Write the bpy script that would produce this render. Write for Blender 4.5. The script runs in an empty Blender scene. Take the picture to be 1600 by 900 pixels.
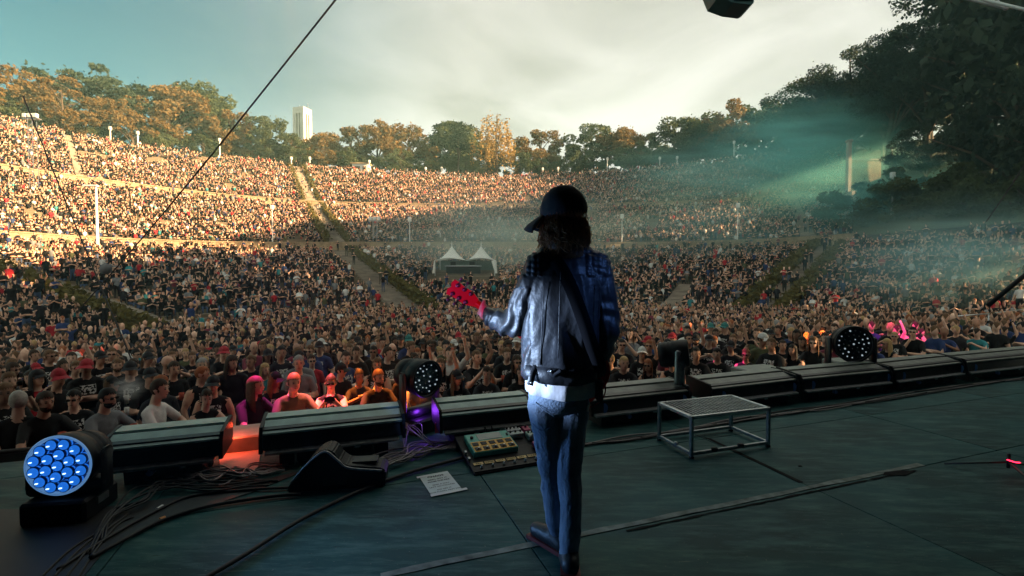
import bpy, bmesh, math, random
import numpy as np
from mathutils import Vector, Matrix, noise as mnoise
R = math.radians
random.seed(7); rng = np.random.default_rng(11)
S = bpy.context.scene
COL = S.collection

# ------------------------------------------------------------------ camera
EYE = 1.42; FPX = 755.0; PITCH = -math.atan(25 / FPX)
cam_d = bpy.data.cameras.new('camera'); cam = bpy.data.objects.new('camera', cam_d); COL.objects.link(cam)
cam.location = (0, 0, EYE); cam.rotation_euler = (R(90) + PITCH, 0, 0)
cam_d.sensor_width = 36.0; cam_d.lens = 36.0 * FPX / 1600.0; cam_d.clip_start = 0.05; cam_d.clip_end = 3000
S.camera = cam

# ------------------------------------------------------------------ sky
SUN_TO = Vector((0.975, -0.22, 0)).normalized(); SUN_EL = R(18.5)
W = bpy.data.worlds.new('World'); S.world = W; W.use_nodes = True
nt = W.node_tree; nd = nt.nodes; lk = nt.links
bg = nd['Background']; bg.inputs['Strength'].default_value = 0.1
sky = nd.new('ShaderNodeTexSky'); sky.sky_type = 'NISHITA'; sky.sun_disc = False
sky.sun_elevation = SUN_EL; sky.sun_rotation = math.atan2(SUN_TO.x, SUN_TO.y)
sky.air_density = 1.0; sky.dust_density = 1.5; sky.ozone_density = 1.6
tc = nd.new('ShaderNodeTexCoord')
mp = nd.new('ShaderNodeMapping'); mp.inputs['Scale'].default_value = (1.0, 1.0, 2.6); mp.inputs['Rotation'].default_value = (0.2, 0.5, 0.9)
lk.new(tc.outputs['Generated'], mp.inputs['Vector'])
cn = nd.new('ShaderNodeTexNoise'); cn.inputs['Scale'].default_value = 2.2; cn.inputs['Detail'].default_value = 7; cn.inputs['Roughness'].default_value = 0.55; cn.inputs['Distortion'].default_value = 0.6
lk.new(mp.outputs['Vector'], cn.inputs['Vector'])
# thin cloud sheet: opens towards a clear patch of sky high on the left
dt = nd.new('ShaderNodeVectorMath'); dt.operation = 'DOT_PRODUCT'; dt.inputs[1].default_value = Vector((-0.78, 0.42, 0.46)).normalized()
lk.new(tc.outputs['Generated'], dt.inputs[0])
clear = nd.new('ShaderNodeMapRange'); clear.interpolation_type = 'SMOOTHSTEP'
clear.inputs['From Min'].default_value = 0.62; clear.inputs['From Max'].default_value = 0.97
clear.inputs['To Min'].default_value = 0.93; clear.inputs['To Max'].default_value = 0.05
lk.new(dt.outputs['Value'], clear.inputs['Value'])
cr = nd.new('ShaderNodeValToRGB')
cr.color_ramp.elements[0].position = 0.36; cr.color_ramp.elements[0].color = (0.96, 0.93, 0.82, 1)
cr.color_ramp.elements[1].position = 0.66; cr.color_ramp.elements[1].color = (1.62, 1.56, 1.43, 1)
lk.new(cn.outputs['Fac'], cr.inputs['Fac'])
mx = nd.new('ShaderNodeMix'); mx.data_type = 'RGBA'
tint = nd.new('ShaderNodeMix'); tint.data_type = 'RGBA'; tint.blend_type = 'MULTIPLY'; tint.inputs[0].default_value = 1.0
tint.inputs[7].default_value = (0.018, 0.15, 0.142, 1)
lk.new(sky.outputs['Color'], tint.inputs[6])
sxyz = nd.new('ShaderNodeSeparateXYZ'); lk.new(tc.outputs['Generated'], sxyz.inputs[0])
hzn = nd.new('ShaderNodeMapRange'); hzn.interpolation_type = 'SMOOTHSTEP'; hzn.inputs['From Min'].default_value = 0.04; hzn.inputs['From Max'].default_value = 0.55
hzn.inputs['To Min'].default_value = 1.42; hzn.inputs['To Max'].default_value = 0.86; lk.new(sxyz.outputs['Z'], hzn.inputs['Value'])
gl = nd.new('ShaderNodeMix'); gl.data_type = 'RGBA'; gl.blend_type = 'MULTIPLY'; gl.inputs[0].default_value = 1.0
lk.new(cr.outputs['Color'], gl.inputs[6]); lk.new(hzn.outputs[0], gl.inputs[7])
lk.new(clear.outputs['Result'], mx.inputs[0]); lk.new(tint.outputs[2], mx.inputs[6]); lk.new(gl.outputs[2], mx.inputs[7])
lk.new(mx.outputs[2], bg.inputs['Color'])

# ------------------------------------------------------------------ sun, exposure
sd = bpy.data.lights.new('sun', 'SUN'); so = bpy.data.objects.new('sun', sd); COL.objects.link(so)
sd.energy = 4.6; sd.angle = R(0.6); sd.color = (1.0, 0.63, 0.32)
so.rotation_euler = Vector((SUN_TO.x * math.cos(SUN_EL), SUN_TO.y * math.cos(SUN_EL), math.sin(SUN_EL))).to_track_quat('Z', 'Y').to_euler()
so.location = (60, -20, 80)
S.view_settings.view_transform = 'Standard'; S.view_settings.look = 'None'; S.view_settings.gamma = 1.0
S.view_settings.use_curve_mapping = False; S.view_settings.exposure = 2.65
S.cycles.use_denoising = True; S.cycles.max_bounces = 6; S.cycles.diffuse_bounces = 2; S.cycles.glossy_bounces = 2
S.cycles.volume_bounces = 1; S.cycles.transparent_max_bounces = 6; S.cycles.sample_clamp_indirect = 4.0

# ================================================================== helpers
_cp, _sp = math.cos(PITCH), math.sin(PITCH)
def ray(px, py):
    a = (px - 800) / FPX; b = (450 - py) / FPX
    return Vector((a, _cp - b * _sp, _sp + b * _cp))
def at_y(px, py, Y):
    d = ray(px, py); return Vector((0, 0, EYE)) + d * (Y / d.y)
def at_z(px, py, z):
    d = ray(px, py); return Vector((0, 0, EYE)) + d * ((z - EYE) / d.z)

def tag(o, label=None, cat=None, group=None, kind=None):
    if label: o['label'] = label
    if cat: o['category'] = cat
    if group: o['group'] = group
    if kind: o['kind'] = kind
    return o
def empty(name, loc=(0, 0, 0), rz=0.0, parent=None):
    o = bpy.data.objects.new(name, None); COL.objects.link(o); o.location = loc; o.rotation_euler = (0, 0, rz)
    o.empty_display_size = 0.1; o.parent = parent
    return o
def link(name, me, parent=None, loc=None, rot=None):
    o = bpy.data.objects.new(name, me); COL.objects.link(o); o.parent = parent
    if loc is not None: o.location = loc
    if rot is not None: o.rotation_euler = rot
    return o

class MB:
    """collects shapes that become one mesh"""
    def __init__(s): s.v = []; s.f = []; s.m = []
    def add(s, v, f, m=0):
        b = len(s.v); s.v += [tuple(p) for p in v]; s.f += [tuple(i + b for i in q) for q in f]; s.m += [m] * len(f); return s
    def box(s, c, d, rot=None, m=0, bev=0.0):
        bm = bmesh.new(); bmesh.ops.create_cube(bm, size=1.0)
        for v in bm.verts: v.co = Vector((v.co.x * d[0], v.co.y * d[1], v.co.z * d[2]))
        if bev > 0: bmesh.ops.bevel(bm, geom=list(bm.edges), offset=bev, segments=1, affect='EDGES')
        M = Matrix.Translation(c) @ (rot.to_matrix().to_4x4() if rot is not None else Matrix())
        s.bm(bm, M, m); return s
    def bm(s, bm, M=Matrix(), m=0):
        bm.verts.ensure_lookup_table(); bm.verts.index_update()
        s.add([M @ v.co for v in bm.verts], [[v.index for v in f.verts] for f in bm.faces], m); bm.free(); return s
    def tube(s, pts, r, n=6, m=0, cap=True):
        pts = [Vector(p) for p in pts]; k = len(pts); rs = r if hasattr(r, '__len__') else [r] * k
        vs = []; fs = []; up = Vector((0.13, 0.21, 0.97)).normalized()
        t0 = (pts[1] - pts[0]).normalized(); u = t0.orthogonal().normalized()
        for i in range(k):
            t = (pts[min(i + 1, k - 1)] - pts[max(i - 1, 0)]).normalized()
            u = (u - t * u.dot(t)); u = u.normalized() if u.length > 1e-6 else t.orthogonal().normalized()
            w = t.cross(u)
            for j in range(n):
                a = 2 * math.pi * j / n; vs.append(pts[i] + (u * math.cos(a) + w * math.sin(a)) * rs[i])
        for i in range(k - 1):
            for j in range(n):
                fs.append((i * n + j, i * n + (j + 1) % n, (i + 1) * n + (j + 1) % n, (i + 1) * n + j))
        if cap: fs.append(tuple(range(n - 1, -1, -1))); fs.append(tuple(range((k - 1) * n, k * n)))
        return s.add(vs, fs, m)
    def lathe(s, prof, n=16, M=Matrix(), m=0, cap=True):
        vs = []; fs = []; k = len(prof)
        for r_, z in prof:
            for j in range(n):
                a = 2 * math.pi * j / n; vs.append(M @ Vector((r_ * math.cos(a), r_ * math.sin(a), z)))
        for i in range(k - 1):
            for j in range(n): fs.append((i * n + j, i * n + (j + 1) % n, (i + 1) * n + (j + 1) % n, (i + 1) * n + j))
        if cap: fs.append(tuple(range(n - 1, -1, -1))); fs.append(tuple(range((k - 1) * n, k * n)))
        return s.add(vs, fs, m)
    def ball(s, c, r, sub=2, m=0, rot=None):
        bm = bmesh.new(); bmesh.ops.create_icosphere(bm, subdivisions=sub, radius=1.0)
        r = (r, r, r) if not hasattr(r, '__len__') else r
        M = Matrix.Translation(c) @ (rot.to_matrix().to_4x4() if rot is not None else Matrix()) @ Matrix.Diagonal((*r, 1))
        return s.bm(bm, M, m)
    def prism(s, outline, y0, y1, M=Matrix(), m=0):
        """outline in x-z, extruded along y"""
        n = len(outline); vs = [M @ Vector((x, y0, z)) for x, z in outline] + [M @ Vector((x, y1, z)) for x, z in outline]
        fs = [tuple(range(n)), tuple(range(2 * n - 1, n - 1, -1))] + [(i, i + n, (i + 1) % n + n, (i + 1) % n) for i in range(n)]
        return s.add(vs, fs, m)
    def mesh(s, name, mats, smooth=False):
        me = bpy.data.meshes.new(name); me.from_pydata(s.v, [], s.f)
        for m_ in (mats if isinstance(mats, (list, tuple)) else [mats]): me.materials.append(m_)
        me.polygons.foreach_set('material_index', s.m)
        if smooth: me.polygons.foreach_set('use_smooth', [True] * len(s.f))
        me.validate(); 
        bm = bmesh.new(); bm.from_mesh(me); bmesh.ops.recalc_face_normals(bm, faces=bm.faces); bm.to_mesh(me); bm.free()
        me.update(); return me
    def build(s, name, mats, parent=None, smooth=False, loc=None, rot=None):
        return link(name, s.mesh(name, mats, smooth), parent, loc, rot)

def spline(pts, n=8):
    P = [Vector(p) for p in pts]; P = [P[0] * 2 - P[1]] + P + [P[-1] * 2 - P[-2]]; out = []
    for i in range(1, len(P) - 2):
        for k in range(n):
            t = k / n; a, b, c, d = P[i - 1], P[i], P[i + 1], P[i + 2]
            out.append(0.5 * ((2 * b) + (c - a) * t + (2 * a - 5 * b + 4 * c - d) * t * t + (3 * b - a - 3 * c + d) * t ** 3))
    out.append(P[-2]); return out

# ------------------------------------------------------------------ materials
def mat(name, col, rough=0.6, metal=0.0, var=0.25, scale=6.0, bump=0.0, bscale=40.0, spec=0.5, col2=None, emit=None, estr=0.0, src=None, trans=0.0):
    m = bpy.data.materials.new(name); m.use_nodes = True; t = m.node_tree; n = t.nodes; l = t.links
    b = n['Principled BSDF']; b.inputs['Roughness'].default_value = rough; b.inputs['Metallic'].default_value = metal
    b.inputs['Specular IOR Level'].default_value = spec
    tcn = n.new('ShaderNodeTexCoord'); ns = n.new('ShaderNodeTexNoise'); ns.inputs['Scale'].default_value = scale; ns.inputs['Detail'].default_value = 5
    l.new(tcn.outputs['Object'], ns.inputs['Vector'])
    mxx = n.new('ShaderNodeMix'); mxx.data_type = 'RGBA'
    rm = n.new('ShaderNodeMapRange'); rm.inputs['From Min'].default_value = 0.3; rm.inputs['From Max'].default_value = 0.7
    l.new(ns.outputs['Fac'], rm.inputs['Value']); l.new(rm.outputs['Result'], mxx.inputs[0])
    if src is None:
        c2 = col2 if col2 else tuple(min(1, c * (1 + var)) for c in col); c1 = col if col2 else tuple(c * (1 - var) for c in col)
        mxx.inputs[6].default_value = (*c1, 1); mxx.inputs[7].default_value = (*c2, 1)
    else:
        if src == 'object': s_ = n.new('ShaderNodeObjectInfo'); so_ = s_.outputs['Color']
        else:
            s_ = n.new('ShaderNodeAttribute'); s_.attribute_type = src[0]; s_.attribute_name = src[1]; so_ = s_.outputs['Color']
        for idx, k in ((6, 1 - var), (7, 1 + var)):
            mm = n.new('ShaderNodeMix'); mm.data_type = 'RGBA'; mm.blend_type = 'MULTIPLY'; mm.inputs[0].default_value = 1
            l.new(so_, mm.inputs[6]); mm.inputs[7].default_value = (k, k, k, 1); l.new(mm.outputs[2], mxx.inputs[idx])
    l.new(mxx.outputs[2], b.inputs['Base Color'])
    if bump:
        n2 = n.new('ShaderNodeTexNoise'); n2.inputs['Scale'].default_value = bscale; n2.inputs['Detail'].default_value = 4
        l.new(tcn.outputs['Object'], n2.inputs['Vector'])
        bp = n.new('ShaderNodeBump'); bp.inputs['Strength'].default_value = bump; bp.inputs['Distance'].default_value = 0.02
        l.new(n2.outputs['Fac'], bp.inputs['Height']); l.new(bp.outputs['Normal'], b.inputs['Normal'])
    if emit:
        b.inputs['Emission Color'].default_value = (*emit, 1); b.inputs['Emission Strength'].default_value = estr
    if trans:
        td = n.new('ShaderNodeBsdfTranslucent'); l.new(mxx.outputs[2], td.inputs['Color']); ms = n.new('ShaderNodeMixShader'); ms.inputs[0].default_value = trans
        l.new(b.outputs[0], ms.inputs[1]); l.new(td.outputs[0], ms.inputs[2]); l.new(ms.outputs[0], n['Material Output'].inputs['Surface'])
    return m

M = {}
M['black'] = mat('black_metal', (0.012, 0.013, 0.015), 0.45, var=0.4, bump=0.05)
M['blackp'] = mat('black_plastic', (0.007, 0.008, 0.010), 0.5, var=0.3, bump=0.05, spec=0.25)
M['rubber'] = mat('black_rubber', (0.010, 0.010, 0.011), 0.55, var=0.3)
M['drape'] = mat('black_drape', (0.006, 0.006, 0.007), 0.95, var=0.3, bump=0.1, bscale=8)
M['trussm'] = mat('brushed_truss', (0.45, 0.52, 0.52), 0.5, 0.1, var=0.12, scale=25)
M['alu'] = mat('aluminium', (0.55, 0.57, 0.58), 0.35, 0.9, var=0.12, scale=25, bump=0.03)
M['steel'] = mat('dull_steel', (0.30, 0.32, 0.34), 0.4, 0.8, var=0.3, scale=20, bump=0.05)
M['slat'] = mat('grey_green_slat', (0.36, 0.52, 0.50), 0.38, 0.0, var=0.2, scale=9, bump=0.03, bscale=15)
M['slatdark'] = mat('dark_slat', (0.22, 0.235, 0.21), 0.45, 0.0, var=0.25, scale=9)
M['white'] = mat('white_paint', (0.75, 0.76, 0.74), 0.5, var=0.06)
M['paper'] = mat('paper', (0.72, 0.80, 0.78), 0.8, var=0.04, scale=30)
M['ink'] = mat('ink', (0.01, 0.012, 0.012), 0.7, var=0.1)
M['tape'] = mat('grey_tape', (0.20, 0.23, 0.215), 0.8, spec=0.15, var=0.5, scale=12, bump=0.1)
M['tapeb'] = mat('black_tape', (0.006, 0.007, 0.008), 0.8, var=0.5, scale=12, spec=0.1)
M['stair'] = mat('stair_stone', (0.24, 0.20, 0.16), 0.95, var=0.35, scale=0.8, bump=0.2, bscale=6)
M['concrete'] = mat('concrete', (0.42, 0.40, 0.37), 0.9, var=0.2, scale=0.8, bump=0.2, bscale=6)
M['stone'] = mat('sandstone', (0.30, 0.225, 0.14), 0.9, var=0.3, scale=1.5, bump=0.3, bscale=4)
M['tier'] = mat('tier_gravel', (0.14, 0.105, 0.07), 0.95, var=0.35, scale=0.7, bump=0.2, bscale=5)
M['bench'] = mat('bench_wood', (0.17, 0.135, 0.095), 0.8, var=0.3, scale=1.2)
M['pit'] = mat('pit_paving', (0.05, 0.048, 0.045), 0.9, var=0.3, scale=0.5, bump=0.2, bscale=4)
M['earth'] = mat('earth', (0.07, 0.075, 0.035), 0.95, var=0.4, scale=0.15, bump=0.3, bscale=1)
M['membrane'] = mat('tent_membrane', (0.90, 0.90, 0.87), 0.6, var=0.05, trans=0.25)
M['tower'] = mat('tower_stone', (0.55, 0.53, 0.50), 0.9, var=0.12, scale=0.3)
M['bark'] = mat('bark', (0.07, 0.05, 0.035), 0.95, var=0.4, scale=1.5, bump=0.4, bscale=4)
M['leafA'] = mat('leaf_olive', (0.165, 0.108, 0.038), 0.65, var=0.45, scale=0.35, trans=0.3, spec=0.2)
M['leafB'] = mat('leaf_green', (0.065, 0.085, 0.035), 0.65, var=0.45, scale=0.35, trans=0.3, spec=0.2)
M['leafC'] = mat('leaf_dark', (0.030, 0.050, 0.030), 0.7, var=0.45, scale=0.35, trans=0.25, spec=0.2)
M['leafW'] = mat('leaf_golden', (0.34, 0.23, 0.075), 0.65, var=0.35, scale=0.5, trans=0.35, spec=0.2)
M['hedge'] = mat('hedge_leaf', (0.10, 0.085, 0.025), 0.8, var=0.5, scale=2.0, trans=0.2, spec=0.2)
M['skin'] = mat('skin', None, 0.5, var=0.08, scale=12, src=('OBJECT', 'skin'))
M['sleeve'] = mat('sleeve', None, 0.85, var=0.12, scale=12, src=('OBJECT', 'sleeve'))
M['legs'] = mat('trousers', None, 0.85, var=0.15, scale=12, src=('OBJECT', 'legs'))
M['eye'] = mat('eye_dark', (0.02, 0.015, 0.012), 0.3)
M['lip'] = mat('lips', (0.28, 0.10, 0.08), 0.5)
M['tint'] = mat('hair_and_accessories', None, 0.6, var=0.25, scale=30, src='object', spec=0.15)
M['crowd'] = mat('crowd_cloth_and_skin', None, 0.75, spec=0.2, var=0.12, scale=3, src=('GEOMETRY', 'col'))
# shirts: plain cloth with an optional flat chest print
def shirt_mat():
    m = mat('shirt', None, 0.85, var=0.2, scale=10, src='object', bump=0.6, bscale=13, spec=0.2); t = m.node_tree; n = t.nodes; l = t.links
    b = n['Principled BSDF']; base = b.inputs['Base Color'].links[0].from_socket
    tcn = n.new('ShaderNodeTexCoord'); sx = n.new('ShaderNodeSeparateXYZ'); l.new(tcn.outputs['Object'], sx.inputs[0])
    def rng_(sock, c, h):
        a = n.new('ShaderNodeMath'); a.operation = 'SUBTRACT'; l.new(sock, a.inputs[0]); a.inputs[1].default_value = c
        k = n.new('ShaderNodeMath'); k.operation = 'ABSOLUTE'; l.new(a.outputs[0], k.inputs[0])
        q = n.new('ShaderNodeMath'); q.operation = 'LESS_THAN'; l.new(k.outputs[0], q.inputs[0]); q.inputs[1].default_value = h; return q.outputs[0]
    def mul(a, c):
        q = n.new('ShaderNodeMath'); q.operation = 'MULTIPLY'; l.new(a, q.inputs[0]); l.new(c, q.inputs[1]); return q.outputs[0]
    f = n.new('ShaderNodeMath'); f.operation = 'GREATER_THAN'; l.new(sx.outputs['Y'], f.inputs[0]); f.inputs[1].default_value = 0.02
    ns = n.new('ShaderNodeTexNoise'); ns.inputs['Scale'].default_value = 38; ns.inputs['Detail'].default_value = 1
    oi = n.new('ShaderNodeObjectInfo'); va = n.new('ShaderNodeVectorMath'); va.operation = 'ADD'; l.new(tcn.outputs['Object'], va.inputs[0])
    cx = n.new('ShaderNodeCombineXYZ'); mm = n.new('ShaderNodeMath'); mm.operation = 'MULTIPLY'; l.new(oi.outputs['Random'], mm.inputs[0]); mm.inputs[1].default_value = 20
    l.new(mm.outputs[0], cx.inputs[0]); l.new(cx.outputs[0], va.inputs[1]); l.new(va.outputs[0], ns.inputs['Vector'])
    g = n.new('ShaderNodeMath'); g.operation = 'GREATER_THAN'; l.new(ns.outputs['Fac'], g.inputs[0]); g.inputs[1].default_value = 0.5
    at = n.new('ShaderNodeAttribute'); at.attribute_type = 'OBJECT'; at.attribute_name = 'print'
    fac = mul(mul(mul(rng_(sx.outputs['X'], 0, 0.095), rng_(sx.outputs['Z'], 1.28, 0.075)), mul(f.outputs[0], g.outputs[0])), at.outputs['Fac'])
    mx2 = n.new('ShaderNodeMix'); mx2.data_type = 'RGBA'; l.new(fac, mx2.inputs[0]); l.new(base, mx2.inputs[6]); mx2.inputs[7].default_value = (0.6, 0.6, 0.58, 1)
    l.new(mx2.outputs[2], b.inputs['Base Color']); return m
M['shirt'] = shirt_mat()
# stage floor: dark painted boards with worn, scuffed patches
def floor_mat():
    m = mat('stage_paint', (0.010, 0.066, 0.070), 0.42, var=0.5, scale=1.3, bump=0.05, bscale=120, spec=0.16)
    t = m.node_tree; n = t.nodes; l = t.links; b = n['Principled BSDF']
    base = b.inputs['Base Color'].links[0].from_socket
    tcn = n.new('ShaderNodeTexCoord'); g = n.new('ShaderNodeNewGeometry')
    mpn = n.new('ShaderNodeMapping'); mpn.inputs['Scale'].default_value = (1.2, 6, 1); mpn.inputs['Rotation'].default_value = (0, 0, 0.9); l.new(g.outputs['Position'], mpn.inputs[0])
    n1 = n.new('ShaderNodeTexNoise'); n1.inputs['Scale'].default_value = 2.2; n1.inputs['Detail'].default_value = 8; n1.inputs['Roughness'].default_value = 0.7; l.new(mpn.outputs[0], n1.inputs['Vector'])
    r1 = n.new('ShaderNodeMapRange'); r1.inputs['From Min'].default_value = 0.46; r1.inputs['From Max'].default_value = 0.70; r1.inputs['To Max'].default_value = 0.85; l.new(n1.outputs['Fac'], r1.inputs['Value'])
    a = n.new('ShaderNodeMix'); a.data_type = 'RGBA'; l.new(r1.outputs[0], a.inputs[0]); l.new(base, a.inputs[6]); a.inputs[7].default_value = (0.10, 0.20, 0.19, 1)
    mp2 = n.new('ShaderNodeMapping'); mp2.inputs['Scale'].default_value = (2, 9, 1); mp2.inputs['Rotation'].default_value = (0, 0, -0.4); l.new(g.outputs['Position'], mp2.inputs[0])
    n2 = n.new('ShaderNodeTexNoise'); n2.inputs['Scale'].default_value = 2.5; n2.inputs['Detail'].default_value = 9; n2.inputs['Roughness'].default_value = 0.75; l.new(mp2.outputs[0], n2.inputs['Vector'])
    r2 = n.new('ShaderNodeMapRange'); r2.inputs['From Min'].default_value = 0.60; r2.inputs['From Max'].default_value = 0.68; r2.inputs['To Max'].default_value = 0.75; l.new(n2.outputs['Fac'], r2.inputs['Value'])
    c = n.new('ShaderNodeMix'); c.data_type = 'RGBA'; l.new(r2.outputs[0], c.inputs[0]); l.new(a.outputs[2], c.inputs[6]); c.inputs[7].default_value = (0.010, 0.018, 0.020, 1)
    mp3 = n.new('ShaderNodeMapping'); mp3.inputs['Scale'].default_value = (1.0, 26, 1); mp3.inputs['Rotation'].default_value = (0, 0, .62); l.new(g.outputs['Position'], mp3.inputs[0])
    n3 = n.new('ShaderNodeTexNoise'); n3.inputs['Scale'].default_value = 3.0; n3.inputs['Detail'].default_value = 4; n3.inputs['Distortion'].default_value = 1.2; l.new(mp3.outputs[0], n3.inputs['Vector'])
    r4 = n.new('ShaderNodeMapRange'); r4.inputs['From Min'].default_value = 0.66; r4.inputs['From Max'].default_value = 0.71; r4.inputs['To Max'].default_value = 0.6; l.new(n3.outputs['Fac'], r4.inputs['Value'])
    n5 = n.new('ShaderNodeTexNoise'); n5.inputs['Scale'].default_value = 60; n5.inputs['Detail'].default_value = 2; l.new(g.outputs['Position'], n5.inputs['Vector'])
    r5 = n.new('ShaderNodeMapRange'); r5.inputs['From Min'].default_value = 0.69; r5.inputs['From Max'].default_value = 0.74; r5.inputs['To Max'].default_value = 0.8; l.new(n5.outputs['Fac'], r5.inputs['Value'])
    mxs = n.new('ShaderNodeMath'); mxs.operation = 'MAXIMUM'; l.new(r4.outputs[0], mxs.inputs[0]); l.new(r5.outputs[0], mxs.inputs[1])
    e_ = n.new('ShaderNodeMix'); e_.data_type = 'RGBA'; l.new(mxs.outputs[0], e_.inputs[0]); l.new(c.outputs[2], e_.inputs[6]); e_.inputs[7].default_value = (0.17, 0.21, 0.19, 1)
    l.new(e_.outputs[2], b.inputs['Base Color'])
    r3 = n.new('ShaderNodeMapRange'); r3.inputs['To Min'].default_value = 0.45; r3.inputs['To Max'].default_value = 0.75; l.new(n1.outputs['Fac'], r3.inputs['Value']); l.new(r3.outputs[0], b.inputs['Roughness'])
    return m
M['floor'] = floor_mat()

def emis(name, col, s):
    return mat(name, tuple(c * 0.5 for c in col), 0.3, emit=col, estr=s)

# ================================================================== the arena
def U(px): return (px - 800) / FPX
def ringf(tab):
    xs = np.array([U(p) for p, _ in tab]); ys = np.array([y for _, y in tab])
    k = np.ones(9) / 9; ug = np.linspace(-1.7, 1.45, 260); yg = np.interp(ug, xs, ys)
    yg = np.convolve(np.pad(yg, 4, mode='edge'), k, 'valid'); yg = np.convolve(np.pad(yg, 4, mode='edge'), k, 'valid')
    return lambda u: np.interp(u, ug, yg)
RIM = ringf([(-500, 50), (-400, 55), (-200, 66), (0, 80), (200, 98), (350, 108), (500, 119), (650, 127), (800, 131), (950, 124), (1100, 113), (1250, 102), (1400, 90), (1600, 76), (1800, 65)])
SEC = ringf([(-500, 43), (-400, 48), (-200, 57), (0, 66), (200, 80), (350, 92), (500, 102), (700, 106), (900, 106), (1050, 102), (1200, 95), (1330, 86), (1450, 76), (1600, 64), (1800, 53)])
FST = ringf([(-500, 34), (-400, 37), (-200, 44), (0, 52), (175, 64), (375, 73), (560, 73), (700, 73), (1000, 74), (1200, 66), (1330, 57), (1450, 47), (1600, 40), (1800, 34)])
PIT = ringf([(-500, 9), (-400, 10), (-200, 13), (0, 17), (300, 26), (500, 34), (650, 38), (900, 38), (1180, 37), (1330, 34), (1450, 29), (1600, 23), (1800, 18)])
GZ = EYE - 3.17
DIP = 0.9
Z_PIT, Z_W1A, Z_W1B, Z_W2A, Z_W2B, Z_RIM = GZ - DIP, EYE + 2.9, EYE + 4.2, EYE + 13.4, EYE + 14.5, EYE + 25.0
WALK = 2.2
UL, UR = -1.55, 1.35; UM = U(1330)
# blocks: inner ring, outer ring, inner z, outer z, rows, u range
BLK = [('lower', lambda u: PIT(u), lambda u: FST(u), Z_PIT, Z_W1A, 36, UL, UR),
       ('middle', lambda u: FST(u) + WALK, lambda u: SEC(u), Z_W1B, Z_W2A, 29, UL, UM),
       ('upper', lambda u: SEC(u) + WALK, lambda u: RIM(u), Z_W2B, Z_RIM, 27, UL, UM)]
def us(a, b, n=90): return np.linspace(a, b, n)
def strip(mb, u, ya, za, yb, zb, m=0):
    n = len(u); vs = [(u[i] * ya[i], ya[i], za) for i in range(n)] + [(u[i] * yb[i], yb[i], zb) for i in range(n)]
    mb.add(vs, [(i, i + 1, n + i + 1, n + i) for i in range(n - 1)], m)

_t = R(19.8)
def dip(t): f = min(1, max(0, (t - 4.6) / 11.0)); return GZ - DIP * f * f * (3 - 2 * f)
def pit_z(x, y): return dip(-math.sin(_t) * x + math.cos(_t) * (y - 4.05))     # the pit floor dips gently away from the stage
g = MB(); ts_ = [-60, 0, 4.6] + [4.6 + 1.1 * k for k in range(1, 11)] + [60, 190]
g.add([(math.cos(_t) * s_ - math.sin(_t) * t_, 4.05 + math.sin(_t) * s_ + math.cos(_t) * t_, dip(t_)) for t_ in ts_ for s_ in (-180, 180)], [(2 * i, 2 * i + 1, 2 * i + 3, 2 * i + 2) for i in range(len(ts_) - 1)])
tag(g.build('ground', M['pit']), kind='structure')
for nm, fi, fo, zi, zo, n, u0, u1 in BLK:
    mb = MB(); u = us(u0, u1); a = fi(u); b = fo(u); dz = (zo - zi) / n
    for i in range(n):
        y0 = a + (b - a) * i / n; y1 = a + (b - a) * (i + 1) / n
        strip(mb, u, y0, zi + dz * i - (0.3 if i == 0 else 0), y0, zi + dz * (i + 1)); strip(mb, u, y0, zi + dz * (i + 1), y1, zi + dz * (i + 1))
        yb0 = y0 + 0.10; yb1 = y0 + 0.38; zt = zi + dz * (i + 1) + 0.05
        if nm != 'lower' or True:
            strip(mb, u, yb0, zt, yb1, zt, 1); strip(mb, u, yb0, zt - 0.05, yb0, zt, 1)
    tag(mb.build('seating_tier', [M['tier'], M['bench']]), kind='structure')
# retaining walls with coping, walkways
def wall_ring(f, z0, z1, u0, u1, name, label):
    mb = MB(); u = us(u0, u1); y = f(u)
    strip(mb, u, y, z0 - 0.3, y, z1 + 0.35); strip(mb, u, y + 0.4, z1 - 0.3, y + 0.4, z1 + 0.35)
    yc0 = y - 0.08; yc1 = y + 0.48
    strip(mb, u, yc0, z1 + 0.35, yc1, z1 + 0.35 + 0.003); strip(mb, u, yc0, z1 + 0.2, yc0, z1 + 0.35)
    for i in range(0, len(u), 1):
        mb.box((u[i] * y[i], y[i] - 0.03, (z0 + z1) / 2 + 0.1), (0.06, 0.06, z1 - z0 + 0.2))
    o = mb.build(name, M['stone']); tag(o, label, 'wall'); return o
wall_ring(FST, Z_W1A, Z_W1B, UL, UM + .01, 'retaining_wall', 'long low sandstone wall between the lower and middle seating tiers')
wall_ring(SEC, Z_W2A, Z_W2B, UL, UM, 'retaining_wall', 'narrow sandstone wall between the middle and upper seating tiers')
mb = MB(); u = us(UL, UR); strip(mb, u, FST(u) + 0.4, Z_W1B, FST(u) + WALK, Z_W1B); tag(mb.build('walkway', M['tier']), kind='structure')
mb = MB(); u = us(UL, UM); strip(mb, u, SEC(u) + 0.4, Z_W2B, SEC(u) + WALK, Z_W2B); tag(mb.build('walkway', M['tier']), kind='structure')
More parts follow.
